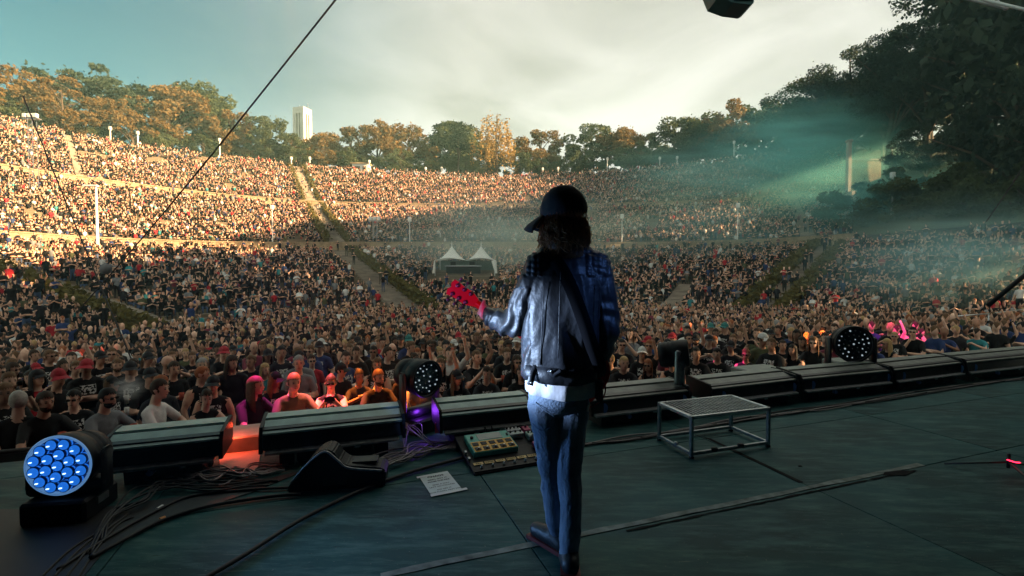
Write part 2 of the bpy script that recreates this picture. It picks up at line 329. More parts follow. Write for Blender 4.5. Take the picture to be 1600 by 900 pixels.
# wooded plateau behind the rim, and the wooded slope closing the right side
mb = MB(); u = us(UL, UM); strip(mb, u, RIM(u), Z_RIM, RIM(u) * 1.12 + 4, Z_RIM + 0.8); strip(mb, u, RIM(u) * 1.12 + 4, Z_RIM + 0.8, np.minimum(RIM(u) * 1.55 + 30, 215 / np.maximum(1, np.abs(u))), Z_RIM + 1.5)
u = us(UM, UR, 40)
for k in range(8):
    t0, t1 = k / 8, (k + 1) / 8; A = FST(u) + WALK; Bq = RIM(u) * 1.05
    if k == 0: strip(mb, u, FST(u), Z_W1A - .3, FST(u) + .5, Z_W1B - .5); strip(mb, u, FST(u) + .5, Z_W1B - .5, A, Z_W1B)
    strip(mb, u, A + (Bq - A) * t0, Z_W1B + (Z_RIM - Z_W1B) * t0 ** 0.9, A + (Bq - A) * t1, Z_W1B + (Z_RIM - Z_W1B) * t1 ** 0.9)
strip(mb, u, RIM(u) * 1.05, Z_RIM, np.minimum(RIM(u) * 1.6 + 20, 225 / np.maximum(1, np.abs(u))), Z_RIM + 1)
tag(mb.build('hillside', M['earth']), kind='structure')

# height of the seating surface (feet level of a row) for corridor things
def surf(x, y):
    u = x / y
    for nm, fi, fo, zi, zo, n, u0, u1 in BLK:
        if u0 <= u <= u1 and fi(u) <= y <= fo(u): return zi + (zo - zi) * (y - fi(u)) / (fo(u) - fi(u)) + 0.15
    if y < PIT(u): return pit_z(x, y)
    if y < FST(u) + WALK: return Z_W1B
    if y < SEC(u) + WALK: return Z_W2B
    return Z_RIM + 0.4

# radial stairs: (name info, plan start at the bottom, plan end at the top, width, hedges)
def pl(px, f): u = U(px); y = float(f(u)); return Vector((u * y, y, 0))
STAIRS = [
    (pl(652, PIT), pl(532, FST), 2.3, 'wide stone stair climbing to the sandstone wall beside a hedge', 'R'),
    (pl(528, lambda u: FST(u) + WALK), pl(492, SEC), 2.2, 'stone stair between ochre hedges in the middle seating tier', 'LR'),
    (pl(488, lambda u: SEC(u) + WALK), pl(466, RIM), 2.2, 'pale stair between ochre hedges at the top of the stands', 'LR'),
    (pl(300, PIT), pl(-60, lambda u: FST(u) - 6), 1.9, 'shaded stair beside a dark hedge in the side stand', 'L'),
    (pl(1180, PIT), pl(1295, FST), 2.0, 'stair with people on it below the white concrete pillar', 'LR'),
    (pl(1262, lambda u: FST(u) + WALK), pl(1235, SEC), 1.6, 'narrow dark gangway in the middle seating tier', ''),
    (pl(745, PIT), pl(728, lambda u: PIT(u) + 9), 1.6, 'narrow stair of pale steps below the white tent', ''),
    (pl(1035, PIT), pl(1075, lambda u: PIT(u) + 12), 1.6, 'narrow gangway of pale steps rising from the packed pit', ''),
    (pl(130, lambda u: SEC(u) + WALK), pl(112, RIM), 0.9, 'narrow sunlit gangway at the top of the side stand', ''),
]
def leaf_cloud(mb, pts, size, m=0, flat=0.0):
    """one small bent leaf-spray quad for each point"""
    n = len(pts); d1 = rng.normal(size=(n, 3)); d1 /= np.linalg.norm(d1, axis=1)[:, None]
    d2 = rng.normal(size=(n, 3)); d2 -= d1 * (d1 * d2).sum(1)[:, None]; d2 /= np.linalg.norm(d2, axis=1)[:, None]
    s = size * rng.uniform(0.6, 1.3, (n, 1)); p = np.asarray(pts)
    v = np.stack([p - d1 * s, p + d2 * s * 0.55, p + d1 * s, p - d2 * s * 0.55], 1).reshape(-1, 3)
    b = len(mb.v); mb.v += [tuple(q) for q in v.tolist()]; mb.f += [(b + 4 * i, b + 4 * i + 1, b + 4 * i + 2, b + 4 * i + 3) for i in range(n)]; mb.m += [m] * n
HL = ['dark hedge beside the wide stair below the sandstone wall', 'ochre hedge on the sunlit side of the middle stair', 'shadowed ochre hedge on the tent side of the middle stair', 'ochre hedge up the pale top stair, sunlit-stand side', 'ochre hedge up the pale top stair, kiosk side',
      'long dark brown hedge beside the shaded side stair', 'low hedge on the pit side of the stair below the pillar', 'low hedge on the shrub side of the stair below the pillar']
for a, b, w, lab, hedge in STAIRS:
    L = (b - a).length; d = (b - a) / L; sN = Vector((d.y, -d.x, 0)); n = max(8, int(L / 0.55))
    root = empty('stone_stair', (a.x, a.y, surf(a.x, a.y) )); tag(root, lab, 'stair'); o3 = root.location
    for k in range(n):
        c = a + d * L * (k + 0.5) / n; z = surf(c.x, c.y) + 0.22
        pass
    # treads follow the slope of the tier
    mb = MB()
    for k in range(n):
        c = a + d * L * (k + 0.5) / n; z0 = surf(a.x + d.x * .3, a.y + d.y * .3); z1 = surf(b.x - d.x * .3, b.y - d.y * .3); z = z0 + (z1 - z0) * (k + 0.5) / n + 0.32
        q = Matrix.Rotation(math.atan2(d.y, d.x), 3, 'Z').to_quaternion()
        mb.box(Vector((c.x, c.y, z - 0.35)) - o3, (L / n * 0.86, w * (1 + .02 * (k % 2)), 0.7), q)
    mb.build('steps', M['stair'], root)
    for sd_ in hedge:
        s = -1 if sd_ == 'L' else 1
        hr = empty('hedge', a + sN * s * (w / 2 + 0.5)); tag(hr, HL.pop(0), 'hedge')
        hb = MB(); pts = []
        for k in range(int(L * 70)):
            t = random.random() * L; off = random.gauss(0, 0.33); c = a + d * t + sN * (s * (w / 2 + 0.5) + off)
            z0 = surf(a.x, a.y + .3); z1 = surf(b.x - d.x * .3, b.y - d.y * .3); z = z0 + (z1 - z0) * t / L
            pts.append(tuple(Vector((c.x, c.y, z + 0.2 + random.random() ** 0.6 * 1.0)) - hr.location))
        leaf_cloud(hb, pts, 0.22); hb.build('foliage', M['hedge'], hr)
        sb = MB(); z0 = surf(a.x, a.y + .3); z1 = surf(b.x - d.x * .3, b.y - d.y * .3)
        A_ = Vector((0, 0, z0 + .45)) ; B_ = (b - a) + Vector((0, 0, z1 + .45))
        sb.tube([A_, A_.lerp(B_, .5), B_], 0.42, 8); sb.build('dense_core', M['hedge'], hr)
def in_stair(x, y, pad=0.12):
    for a, b, w, lab, h in STAIRS:
        d = b - a; L2 = d.x ** 2 + d.y ** 2; t = ((x - a.x) * d.x + (y - a.y) * d.y) / L2
        if -0.02 <= t <= 1.02:
            e = abs((x - a.x) * d.y - (y - a.y) * d.x) / math.sqrt(L2)
            if e < w / 2 + pad + (0.55 if h else 0): return True
    return False

# ------------------------------------------------------------------ tower behind the trees
def tower():
    t = empty('bell_tower', (at_y(474, 300, 195).x, 195, Z_RIM - 5)); t.rotation_euler = (0, 0, R(-15)); tag(t, 'tall pale stone bell tower with slit openings above the trees', 'tower')
    H = at_y(474, 170, 195).z - (Z_RIM - 5); w = 5.0
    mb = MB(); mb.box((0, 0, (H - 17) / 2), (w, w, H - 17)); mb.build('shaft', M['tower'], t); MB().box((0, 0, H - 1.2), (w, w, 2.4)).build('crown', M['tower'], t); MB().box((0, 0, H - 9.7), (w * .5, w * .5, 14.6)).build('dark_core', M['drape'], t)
    for k in range(4):
        for j in range(5):
            o = -w / 2 + w * j / 4; hw = 0.42 if j in (0, 4) else 0.24
            o = max(-w / 2 + hw, min(w / 2 - hw, o))
            c = [(o, -w / 2 + .5), (w / 2 - .5, o), (o, w / 2 - .5), (-w / 2 + .5, o)][k]
            if j in (0, 4) and k in (1, 3): continue
            MB().box((c[0], c[1], H - 9.7), (hw * 2 if k % 2 == 0 else 1.0, 1.0 if k % 2 == 0 else hw * 2, 14.6)).build('pier', M['tower'], t)
    for x_, y_, h_ in ((1.5, 1.5, 2.5), (-1.5, .5, 1.8)): MB().tube([(x_, y_, H), (x_, y_, H + h_)], .12, 5).build('antenna', M['steel'], t)
tower()

# ------------------------------------------------------------------ white pillar, kiosk, tent
def pillar():
    Y = 72.0; p = at_y(1325, 300, Y); t = empty('concrete_pillar', (p.x, Y, Z_W1B - 1)); tag(t, 'tall white concrete pillar at the end of the stands', 'pillar')
    zt = at_y(1325, 222, Y).z - t.location.z
    m = MB(); m.box((0, 0, zt / 2), (0.5, 0.6, zt), bev=.05); m.build('shaft', M['concrete'], t)
    m = MB(); m.box((0, 0, zt + .15), (.7, .8, .3), bev=.03); m.build('cap', M['concrete'], t)
    q = at_y(1352, 270, 74); z0 = at_y(1352, 290, 74).z; z1 = at_y(1352, 250, 74).z
    w = empty('concrete_wall', (q.x, 74.4, z0 - 6)); tag(w, 'pale concrete wall with people on top behind the white pillar', 'wall')
    m = MB(); m.box((0, 0, (z1 - z0 + 6) / 2), (5.0, .5, z1 - z0 + 6)); m.build('slab', M['stone'], w); m = MB(); m.box((0, 0, z1 - z0 + 6.1), (5.2, .7, .2)); m.build('coping', M['concrete'], w)
    # stepped white kerb running down below the pillar
    a = at_y(1327, 365, 60); k = empty('kerb_wall', (a.x, 60, Z_W1A - .3)); tag(k, 'sloping white kerb wall running down beside the shrubs', 'wall')
    m = MB(); n = 9
    for i in range(n):
        f = i / (n - 1); x = (p.x - a.x) * f; y = 11.5 * f; z = f * 7.5
        m.box((x, y, z + .6), (.7, 1.6, 2.2 + .02 * (i % 2)), bev=.03)
    m.build('stepped_top', M['concrete'], k)
pillar()
def kiosk():
    Y = float(RIM(U(565))) + 3; p = at_y(565, 275, Y); t = empty('kiosk', (p.x, Y, Z_RIM)); tag(t, 'small pale kiosk hut under the trees on the rim', 'kiosk')
    w, h = 4.0, 2.6
    m = MB(); m.box((0, 0, h / 2), (w, 2.5, h)); m.build('wall', M['white'], t)
    m = MB(); m.box((0, -.1, h + .12), (w + .7, 3.2, .24)); m.build('roof', M['stone'], t)
    m = MB(); m.box((-.7, -1.27, 1.5), (1.4, .06, .9)); m.build('window', M['blackp'], t)
    m = MB(); m.box((1.1, -1.27, 1.0), (.9, .06, 2.0)); m.build('door', M['bench'], t)
kiosk()
def tent():
    Y = 57.0; c = at_y(729, 440, Y); zb = surf(c.x, Y); t = empty('mixing_tent', (c.x, Y, zb)); tag(t, 'white twin-peaked tent over the mixing desk in the lower stand', 'tent')
    w = 6.9; d = 4.0; ze = at_y(729, 407, Y).z - zb; zp = at_y(729, 384, Y).z - zb
    m = MB(); NX, NY = 48, 14; vs = []
    for j in range(NY + 1):
        for i in range(NX + 1):
            x = -w / 2 + w * i / NX; y = -d / 2 + d * j / NY; xx = abs(x) - w / 4
            r = max(abs(xx) / (w / 4), abs(y) / (d / 2)); r2 = math.hypot(xx / (w / 4), y / (d / 2)); r = 0.5 * r + 0.5 * min(r2, 1.2) / 1.2
            z = ze + (zp - ze) * max(0, 1 - r) ** 1.7 + 0.18 * (abs(xx) / (w / 4)) ** 2 * 0
            z -= 0.22 * math.cos(xx / (w / 4) * math.pi / 2) * (abs(y) / (d / 2)) ** 4 * -1
            vs.append((x, y, z))
    fs = [(j * (NX + 1) + i, j * (NX + 1) + i + 1, (j + 1) * (NX + 1) + i + 1, (j + 1) * (NX + 1) + i) for j in range(NY) for i in range(NX)]
    m.add(vs, fs); m.build('canopy', M['membrane'], t, True)
    for sx in (-1, 1):
        for sy in (-1, 1):
            m = MB(); m.tube([(sx * (w / 2 - .05), sy * (d / 2 - .05), -.3), (sx * (w / 2 - .05), sy * (d / 2 - .05), ze)], .05, 6); m.build('post', M['alu'], t)
        m = MB(); x0 = sx * (w / 2); 
        m.add([(x0, -d / 2, ze), (x0 + sx * .12, -d / 2 + .5, ze), (x0 + sx * .25, -d / 2 - .1, 0), (x0 + sx * (.0), -d / 2 + .1, 0), (x0 - sx * .45 * (sx > 0), -d / 2, ze - .1)], [(0, 1, 3), (0, 3, 2), (1, 2, 3), (0, 4, 3)]); m.build('side_drape', M['membrane'], t)
        m = MB(); m.lathe([(.09, -.25), (.03, .5)], 8, Matrix.Translation((sx * w / 4, 0, zp))); m.build('finial', M['white'], t)
    m = MB(); m.box((0, d / 2 - .1, ze / 2), (w - .3, .05, ze)); m.build('back_sheet', mat('grey_green_sheet', (.10, .16, .14), .9), t)
    dk = empty('mixing_desk', (c.x - .3, Y - .9, zb)); tag(dk, 'long mixing desk standing under the white tent', 'desk')
    m = MB(); m.box((0, 0, .85), (4.2, .8, .12)); m.build('console', M['steel'], dk); m = MB(); m.box((0, .3, .4), (4.0, .1, .85)); m.build('front_panel', M['blackp'], dk)
    for x_ in (-1.2, 1.0): MB().box((x_, .25, 1.15), (.6, .05, .4)).build('monitor_screen', M['blackp'], dk)
tent()

# ------------------------------------------------------------------ lamp posts and masts
def post(px, ytop, Y, zb, label, head='lamp', group=None, r=0.07):
    p = at_y(px, ytop, Y); t = empty('lamp_post', (p.x, Y, zb)); tag(t, label, 'lamp post', group); h = p.z - zb
    m = MB(); m.tube([(0, 0, 0), (0, 0, h * .6), (0, 0, h)], [r * 1.3, r, r * .8], 8); m.build('pole', M['white'], t)
    m = MB()
    if head == 'tee': m.box((-.55, 0, h + .05), (1.5, .35, .18), bev=.03)
    else: m.box((0, 0, h - .2), (.5, .45, .7), bev=.08)
    m.build('lamp_head', M['white'], t)
post(150, 291, 50.5, Z_W1A, 'white lamp post with a flat wide head before the sandstone wall', 'tee', r=.11)
RIMP = [(172, 199), (215, 206), (343, 217), (455, 246), (484, 246), (577, 251), (665, 262), (690, 262), (848, 263), (872, 262), (949, 247), (1031, 246), (1058, 245), (1147, 221)]
for px, yt in RIMP:
    Y = float(RIM(U(px))) + .6; post(px, yt, Y, Z_RIM, 'slim white lamp post standing on the rim of the stands before the trees', 'lamp', 'lamp posts along the rim', r=.12)
for px, yt, lab in [(425, 322, 'slim pale post on the wall beside the hedged stair'), (640, 341, 'slim pale post on the wall near the wide stair and white tent'), (972, 336, 'slim pale post on the wall behind the capped guitarist'), (1153, 319, 'slim pale post on the wall below the shaded trees')]:
    Y = float(FST(U(px))) + .8; post(px, yt, Y, Z_W1B, lab, 'lamp', None, .07)
post(1395, 271, 58, Z_W1B, 'pale lamp post standing among the dark shrubs', 'lamp', None, .1)
def mast(px, yt, Y, zb, label):
    p = at_y(px, yt, Y); t = empty('light_mast', (p.x, Y, zb)); tag(t, label, 'mast'); h = p.z - zb; w = .28
    m = MB()
    for sx in (-1, 1):
        for sy in (-1, 1): m.tube([(sx * w, sy * w, 0), (sx * w, sy * w, h)], .04, 5)
    k = 0
    while k * .8 < h - .8:
        z = k * .8; s = 1 if k % 2 else -1
        m.tube([(-w * s, -w, z), (w * s, -w, z + .8)], .025, 4); m.tube([(-w, -w * s, z), (-w, w * s, z + .8)], .025, 4); k += 1
    m.build('lattice', M['steel'], t)
    m = MB(); m.box((0, 0, h), (1.9, .5, .12)); m.build('crossbar', M['steel'], t)
    for i in range(3): MB().box(((i - 1) * .65, -.2, h + .35), (.5, .4, .5), bev=.06).build('floodlight', M['white'], t)
mast(50, 186, 60, float(Z_W2A - 3), 'lattice mast carrying floodlights in front of the side trees')
mast(586, 345, 75.5, Z_W1B, 'dark lattice mast beside a hung loudspeaker above the wall')
# ================================================================== the stage
TH = R(19.8); EV = Vector((math.cos(TH), math.sin(TH), 0)); NV = Vector((-math.sin(TH), math.cos(TH), 0)); OO = Vector((0, 4.05, 0))
def st(s, t, z=0.0): return OO + EV * s + NV * t + Vector((0, 0, z))
def s_at(px):
    u = U(px); Y = 4.05 / (1 - math.tan(TH) * u); return (Vector((u * Y, Y, 0)) - OO).dot(EV)
LIP = 0.82
sr = empty('stage_floor', OO, TH); tag(sr, kind='structure')
PM = {}
def panel(w, d):
    k = (round(w, 3), round(d, 3))
    if k not in PM:
        m = MB(); m.box((0, 0, -.03), (w - .006, d - .006, .06), bev=.002); PM[k] = m.mesh('deck_panel', M['floor'])
    return PM[k]
tl = [LIP, .46, -.54, -1.54] + [-1.54 - k for k in range(1, 10)]
for i in range(len(tl) - 1):
    for k in range(-6, 6):
        o = link('deck_panel', panel(2.0, tl[i] - tl[i + 1]), sr, (1.55 + 2 * k + 1, (tl[i] + tl[i + 1]) / 2, random.uniform(-.0008, .0008)))
m = MB(); m.box((0.55, -4.8, -.12), (24.2, 11.2, .1)); m.build('subframe', M['blackp'], sr)
m = MB(); m.box((0.55, LIP - .03, GZ / 2 - .05), (24.2, .05, -GZ - .1)); m.build('skirt', M['drape'], sr)
# shell round the stage: roof, back, and side drapes added to darken the floor corners (all out of the picture)
for nm, c, d, lab in [('stage_roof', (0, -2.75, 5.35), (27, 14.3, .3), 'black roof canopy over the stage'), ('back_drape', (0, -9.5, 2.6), (26, .15, 5.2), 'black drape closing the back of the stage')]:
    m = MB(); m.box((0, 0, 0), d); tag(m.build(nm, M['drape'], None, False, c), lab, 'roof' if nm == 'stage_roof' else 'drape')
for pts, lab in (([(4.2, -9.4), (3.9, -2.0), (3.7, 1.6), (5.2, 4.2), (7.6, 6.6)], 'black pleated drape added out of view to darken the stage, wooded side'), ([(-4.4, -9.4), (-4.2, -2.0), (-4.0, 1.6), (-4.4, 3.2)], 'black pleated drape added out of view to darken the stage, sunlit side')):
    P = spline([Vector((*q, 0)) for q in pts], 16); vs = []
    for i, q in enumerate(P):
        t_ = (P[min(i + 1, len(P) - 1)] - P[max(i - 1, 0)]).normalized(); w_ = Vector((t_.y, -t_.x, 0)) * (.07 * math.sin(i * 1.9) + .03 * math.sin(i * .7)); vs += [tuple(q + w_), tuple(q + w_ + Vector((0, 0, 5.1)))]
    m = MB(); m.add(vs, [(2 * i, 2 * i + 2, 2 * i + 3, 2 * i + 1) for i in range(len(P) - 1)]); tag(m.build('side_drape', M['drape'], None, True), lab, 'drape')
# --- tape strips and marks
def sheet(name, pts, z, mt, label=None, cat=None, th=.0012):
    m = MB(); k = len(pts); m.add([(x, y, z) for x, y in pts] + [(x, y, z + th) for x, y in pts], [tuple(range(k)), tuple(range(2 * k - 1, k - 1, -1))] + [(i, (i + 1) % k, (i + 1) % k + k, i + k) for i in range(k)])
    o = m.build(name, mt); 
    if label: tag(o, label, cat)
    return o
def ragged(s0, s1, t, w, j=.006, n=26):
    a = [];
    for i in range(n + 1):
        s = s0 + (s1 - s0) * i / n; a.append(st(s, t + w / 2 + random.uniform(-j, j)))
    for i in range(n, -1, -1):
        s = s0 + (s1 - s0) * i / n; a.append(st(s, t - w / 2 + random.uniform(-j, j)))
    return [(p.x, p.y) for p in a]
sheet('tape_strip', ragged(-1.2, 2.66, -1.52, .042), .002, M['tape'], 'worn grey tape strip along the floor joint', 'tape')
sheet('tape_strip', ragged(.1, 2.5, -1.575, .012, .006, 50), .002, M['tapeb'], 'torn black tape edge beside the grey tape strip', 'tape')
sheet('tape_strip', [(p.x, p.y) for p in (st(1.53, -1.45), st(1.57, -1.45), st(1.60, -.55), st(1.57, -.5))], .002, M['tapeb'], 'short dark tape strip crossing towards the metal riser', 'tape')
a = at_z(1405, 741, 0); sheet('tape_strip', [(a.x - .13, a.y - .02), (a.x + .02, a.y - .03), (a.x + .16, a.y + .05), (a.x + .05, a.y + .06), (a.x - .08, a.y + .03)], .003, M['tapeb'], 'crumpled patch of black tape at the end of the strip', 'tape')
a = at_z(1250, 729, 0); sheet('floor_scrap', [(a.x - .015, a.y - .01), (a.x + .02, a.y), (a.x + .015, a.y + .02), (a.x - .01, a.y + .012)], .002, M['tapeb'], 'tiny black scrap lying on the bare floor', 'scrap')
P_ = [at_z(*q, 0) for q in ((-260, 790), (120, 800), (300, 775), (480, 735), (395, 770), (255, 815), (165, 860), (60, 990), (-300, 1100))]
sheet('black_mat', [(p.x, p.y) for p in P_], .003, M['rubber'], 'black rubber mat under the cables by the blue lamp', 'mat', .004)

# --- lamps -----------------------------------------------------------------
def spot(name, loc, target, col, watt, size, blend=.5, parent=None, rad=.05):
    l = bpy.data.lights.new(name, 'SPOT'); l.energy = watt; l.color = col; l.spot_size = R(size); l.spot_blend = blend; l.shadow_soft_size = rad
    o = bpy.data.objects.new(name, l); COL.objects.link(o); o.location = loc; d = Vector(target) - Vector(loc); o.rotation_euler = d.to_track_quat('-Z', 'Y').to_euler()
    if parent: o.parent = parent; o.matrix_parent_inverse = Matrix.Translation(parent.location).inverted() if parent.rotation_euler.z == 0 else (Matrix.Translation(parent.location) @ Matrix.Rotation(parent.rotation_euler.z, 4, 'Z')).inverted()
    return o
M['lensblue'] = emis('lit_blue_lens', (0.015, 0.17, 0.75), 0.13)
M['lenshot'] = emis('lit_lens_core', (0.5, 0.78, 1.0), 0.45)
M['bezel'] = mat('dark_blue_bezel', (.01, .03, .14), .3)
M['lensoff'] = mat('lens_glass', (0.03, 0.06, 0.09), 0.12, 0.0, spec=0.9)
M['pearl'] = mat('glint_bead', (0.75, 0.80, 0.82), 0.15, 0.0, emit=(.6, .75, .85), estr=.07)  # faint glow paints glints on the beads of unlit lamps
def lamp_head(name, center, aim, rad, depth, label, lenses, lit=None, yoke=True, base=True, floor=0.0):
    """moving-head wash light: base, yoke, round head, rim and lens beads"""
    t = empty(name, (center[0], center[1], floor)); tag(t, label, 'stage light'); c = Vector((0, 0, center[2] - floor))
    d = Vector(aim).normalized(); q = d.to_track_quat('Z', 'Y').to_matrix().to_4x4(); Mt = Matrix.Translation(c) @ q
    m = MB(); m.lathe([(rad * .55, -depth), (rad * .82, -depth * .9), (rad * .95, -depth * .6), (rad * .90, -depth * .57), (rad * .99, -depth * .5), (rad * .94, -depth * .42), (rad * 1.04, -depth * .35), (rad * 1.08, 0), (rad * 1.02, .012), (rad * .97, -.02)], 40, Mt); m.build('head', M['blackp'], t, True)
    m = MB(); m.lathe([(rad * .97, .0), (rad * 1.04, .016), (rad * 1.085, .004), (rad * 1.04, -.01), (rad * .97, -.012), (rad * .97, .0)], 48, Mt, cap=False); m.build('rim', M['black'] if not lit else emis('rim_glow', (.05, .12, .25), .25), t, True)
    if lit: m = MB(); m.lathe([(rad * .96, -.02), (rad * .96, -.012)], 40, Mt); m.build('face_plate', emis('lit_blue_plate', (0.004, 0.02, 0.14), .05), t)
    pos = []
    if lenses == 19:
        for ring, n_ in ((0, 1), (.40, 6), (.78, 12)):
            for i in range(n_): a = 2 * math.pi * i / n_ + ring; pos.append((ring * rad * math.cos(a), ring * rad * math.sin(a), rad * .205))
        for x, y, r_ in pos:
            m = MB(); m.lathe([(r_, -.012), (r_ * 1.0, .0), (r_ * .86, .016), (r_ * .5, .028), (r_ * .1, .032)], 14, Mt @ Matrix.Translation((x, y, 0))); ln = m.build('lens', M['lensblue'], t, True); mz = MB(); mz.lathe([(r_ * 1.0, .0), (r_ * 1.0, .014), (r_ * .90, .016), (r_ * .84, .006)], 16, Mt @ Matrix.Translation((x, y, 0)), cap=False); mz.build('bezel', M['bezel'], ln, True)
            m = MB(); m.box((0, 0, .036), (r_ * .34, r_ * .14, .01), m=0); me = m.build('diode', M['lenshot'], ln); me.data.transform(Mt @ Matrix.Translation((x, y, 0)))
    else:
        m = MB(); m.lathe([(rad * .95, -.03), (rad * .95, -.02)], 36, Mt); m.build('face_plate', M['lensoff'], t)
        for ring, n_ in ((0, 1), (.28, 6), (.54, 12), (.80, 18)):
            for i in range(n_):
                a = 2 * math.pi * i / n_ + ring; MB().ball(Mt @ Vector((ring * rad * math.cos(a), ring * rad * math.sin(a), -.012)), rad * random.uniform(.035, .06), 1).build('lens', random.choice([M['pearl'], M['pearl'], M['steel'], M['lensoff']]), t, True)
    if yoke:
        side = d.cross(Vector((0, 0, 1))).normalized() if abs(d.z) < .95 else Vector((1, 0, 0)); h = c.z
        m = MB(); ang = math.atan2(side.y, side.x); rq = Matrix.Rotation(ang, 3, 'Z').to_quaternion()
        for s in (-1, 1):
            p = c + side * s * rad * 1.22 - d * depth * .3; m.box((p.x, p.y, (c.z + rad * .25 + .12) / 2 + .03), (rad * .2, rad * .62, c.z + rad * .25 - .12), rq, bev=.02)
        p = -d * depth * .3; m.box((p.x, p.y, .17), (rad * 2.6, rad * .7, .09), rq, bev=.02); m.build('yoke', M['black'], t, True)
        if base:
            m = MB(); m.box((p.x, p.y, .065), (rad * 2.1, rad * 1.9, .13), rq, bev=.015); b = m.build('base', M['blackp'], t)
            for s in (-1, 1): MB().box((p.x + side.x * s * rad * 1.06, p.y + side.y * s * rad * 1.06, .085), (rad * .06, rad * .6, .04), rq).build('handle', M['steel'], b)
    return t
c1 = at_y(92, 727, 2.72)
t1 = lamp_head('moving_head_light', c1, (.16, -1.0, .04), .158, .28, 'large stage lamp with blue glowing lenses standing on the mat', 19, True)
spot('blue_wash', c1 + Vector((.1, -.1, .12)), at_y(885, 560, 2.3), (.22, .48, 1.0), 25, 75, .8, t1, .16)
c2 = at_y(668, 592, 4.25); lamp_head('moving_head_light', c2, (.75, -.62, -.05), .155, .36, 'unlit lamp head on its yoke between two trough lights', 37)
c3 = at_y(1335, 538, 5.9); lamp_head('moving_head_light', c3, (-.15, -.98, -.02), .21, .28, 'unlit round lamp with a dotted lens face beside the far trough lights', 37)
def back_lamp():
    c = at_y(1052, 590, 4.95); t = empty('moving_head_light', (c.x, c.y, 0)); tag(t, 'black lamp seen from behind with ribbed head and pale arm', 'stage light')
    zt = at_y(1052, 538, 4.95).z
    m = MB(); Mt = Matrix.Translation((0, 0, zt - .10)) @ Matrix.Rotation(R(82), 4, 'Y') @ Matrix.Rotation(R(20), 4, 'X')
    m.lathe([(.08, -.15), (.12, -.14), (.135, -.07), (.125, -.06), (.138, -.04), (.128, -.02), (.14, .0), (.14, .14), (.12, .15)], 28, Mt); m.build('head', M['blackp'], t, True)
    m = MB(); m.box((.02, -.13, (zt - .06) / 2 + .04), (.10, .05, zt - .1), bev=.018); m.build('arm', M['steel'], t, True)
    m = MB(); m.box((0, 0, .07), (.3, .28, .14), bev=.015); m.build('base', M['blackp'], t)
back_lamp()

# --- row of trough lights along the stage edge --------------------------------
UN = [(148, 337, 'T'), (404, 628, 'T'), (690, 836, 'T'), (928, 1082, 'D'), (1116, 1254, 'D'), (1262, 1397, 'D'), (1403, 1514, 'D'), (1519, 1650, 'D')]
ULAB = ['long trough light beside the blue lamp, one end lit red', 'long trough light behind the black curved monitor', 'long trough light between the unlit lamp head and the guitarist',
        'trough light with blue tabs just past the guitarist', 'trough light behind the metal riser', 'trough light before the dotted round lamp', 'trough light past the dotted round lamp', 'last trough light of the row, half in the dark']
M['bluetab'] = mat('blue_tab', (0.10, 0.22, 0.55), 0.4, var=.2)
for i, (a, b, kd) in enumerate(UN):
    s0, s1 = s_at(a), s_at(b); L = s1 - s0; c = st((s0 + s1) / 2, 0); t = empty('trough_light', c, TH + R(random.uniform(-1.6, 1.6) if kd == 'D' else random.uniform(-.5, .5))); tag(t, ULAB[i], 'stage light', 'trough lights along the stage edge')
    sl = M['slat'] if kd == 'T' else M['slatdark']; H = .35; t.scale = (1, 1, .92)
    # housing: profile in depth (y) and height, extruded along the row
    def ext(name, prof, x0, x1, mt, par=t, smooth=False):
        m = MB(); n_ = len(prof); m.add([(x0, y, z) for y, z in prof] + [(x1, y, z) for y, z in prof], [tuple(range(n_)), tuple(range(2 * n_ - 1, n_ - 1, -1))] + [(k, (k + 1) % n_, (k + 1) % n_ + n_, k + n_) for k in range(n_)]); return m.build(name, mt, par, smooth)
    ext('housing', [(.02, .15), (.05, .235), (.06, .30), (.33, .335), (.36, .30), (.34, .16)], -L / 2, L / 2, M['black'])
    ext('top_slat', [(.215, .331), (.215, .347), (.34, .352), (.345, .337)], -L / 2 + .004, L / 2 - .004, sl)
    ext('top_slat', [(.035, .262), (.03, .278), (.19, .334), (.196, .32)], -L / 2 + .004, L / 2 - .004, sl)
    ext('front_lip', [(-.02, .118), (-.022, .135), (.03, .150), (.034, .128)], -L / 2 + .02, L / 2 - .03, M['steel'])
    for s in (-1, 1):
        m = MB(); m.add([], []); ext('end_cap', [(.0, .13), (.01, .25), (.05, .325), (.35, .36), (.38, .30), (.35, .14)], s * L / 2 - .012 + s * .008, s * L / 2 + .012 + s * .008, M['blackp'])
        x = s * (L / 2 - .16); ext('foot', [(.05, .0), (.03, .14), (.33, .15), (.31, .0)], x - .05, x + .05, M['blackp'])
        if kd == 'D':
            m = MB(); n_ = 10; m.add([(s * (L / 2 - .10) , -.01, .16)] + [(s * (L / 2 - .10) + .04 * math.cos(k / n_ * math.pi - math.pi / 2), -.012, .205 + .05 * math.sin(k / n_ * math.pi - math.pi / 2)) for k in range(n_ + 1)], [tuple(range(n_ + 2))])
            m.v = m.v + [(x_, y_ - .006, z_) for x_, y_, z_ in m.v]; m.f.append(tuple(range(2 * n_ + 3, n_ + 1, -1))); m.m.append(0); m.build('tilt_tab', M['bluetab'], t)
    m = MB(); m.box((0, .17, .07), (L * .55, .2, .13), bev=.01); d = m.build('driver_box', M['blackp'], t)
    MB().box((L * .16, .066, .085), (.045, .005, .028)).build('label_plate', M['paper'], d)
    m = MB(); m.lathe([(.022, -.02), (.022, .02)], 10, Matrix.Translation((-L * .12, .055, .07)) @ Matrix.Rotation(R(90), 4, 'X')); m.build('connector', M['bluetab'], d)
    for k in range(3): MB().box((L * .30, .028 + .002 * k, .20 + .012 * k), (.10, .02, .004)).build('vent', M['black'], t)
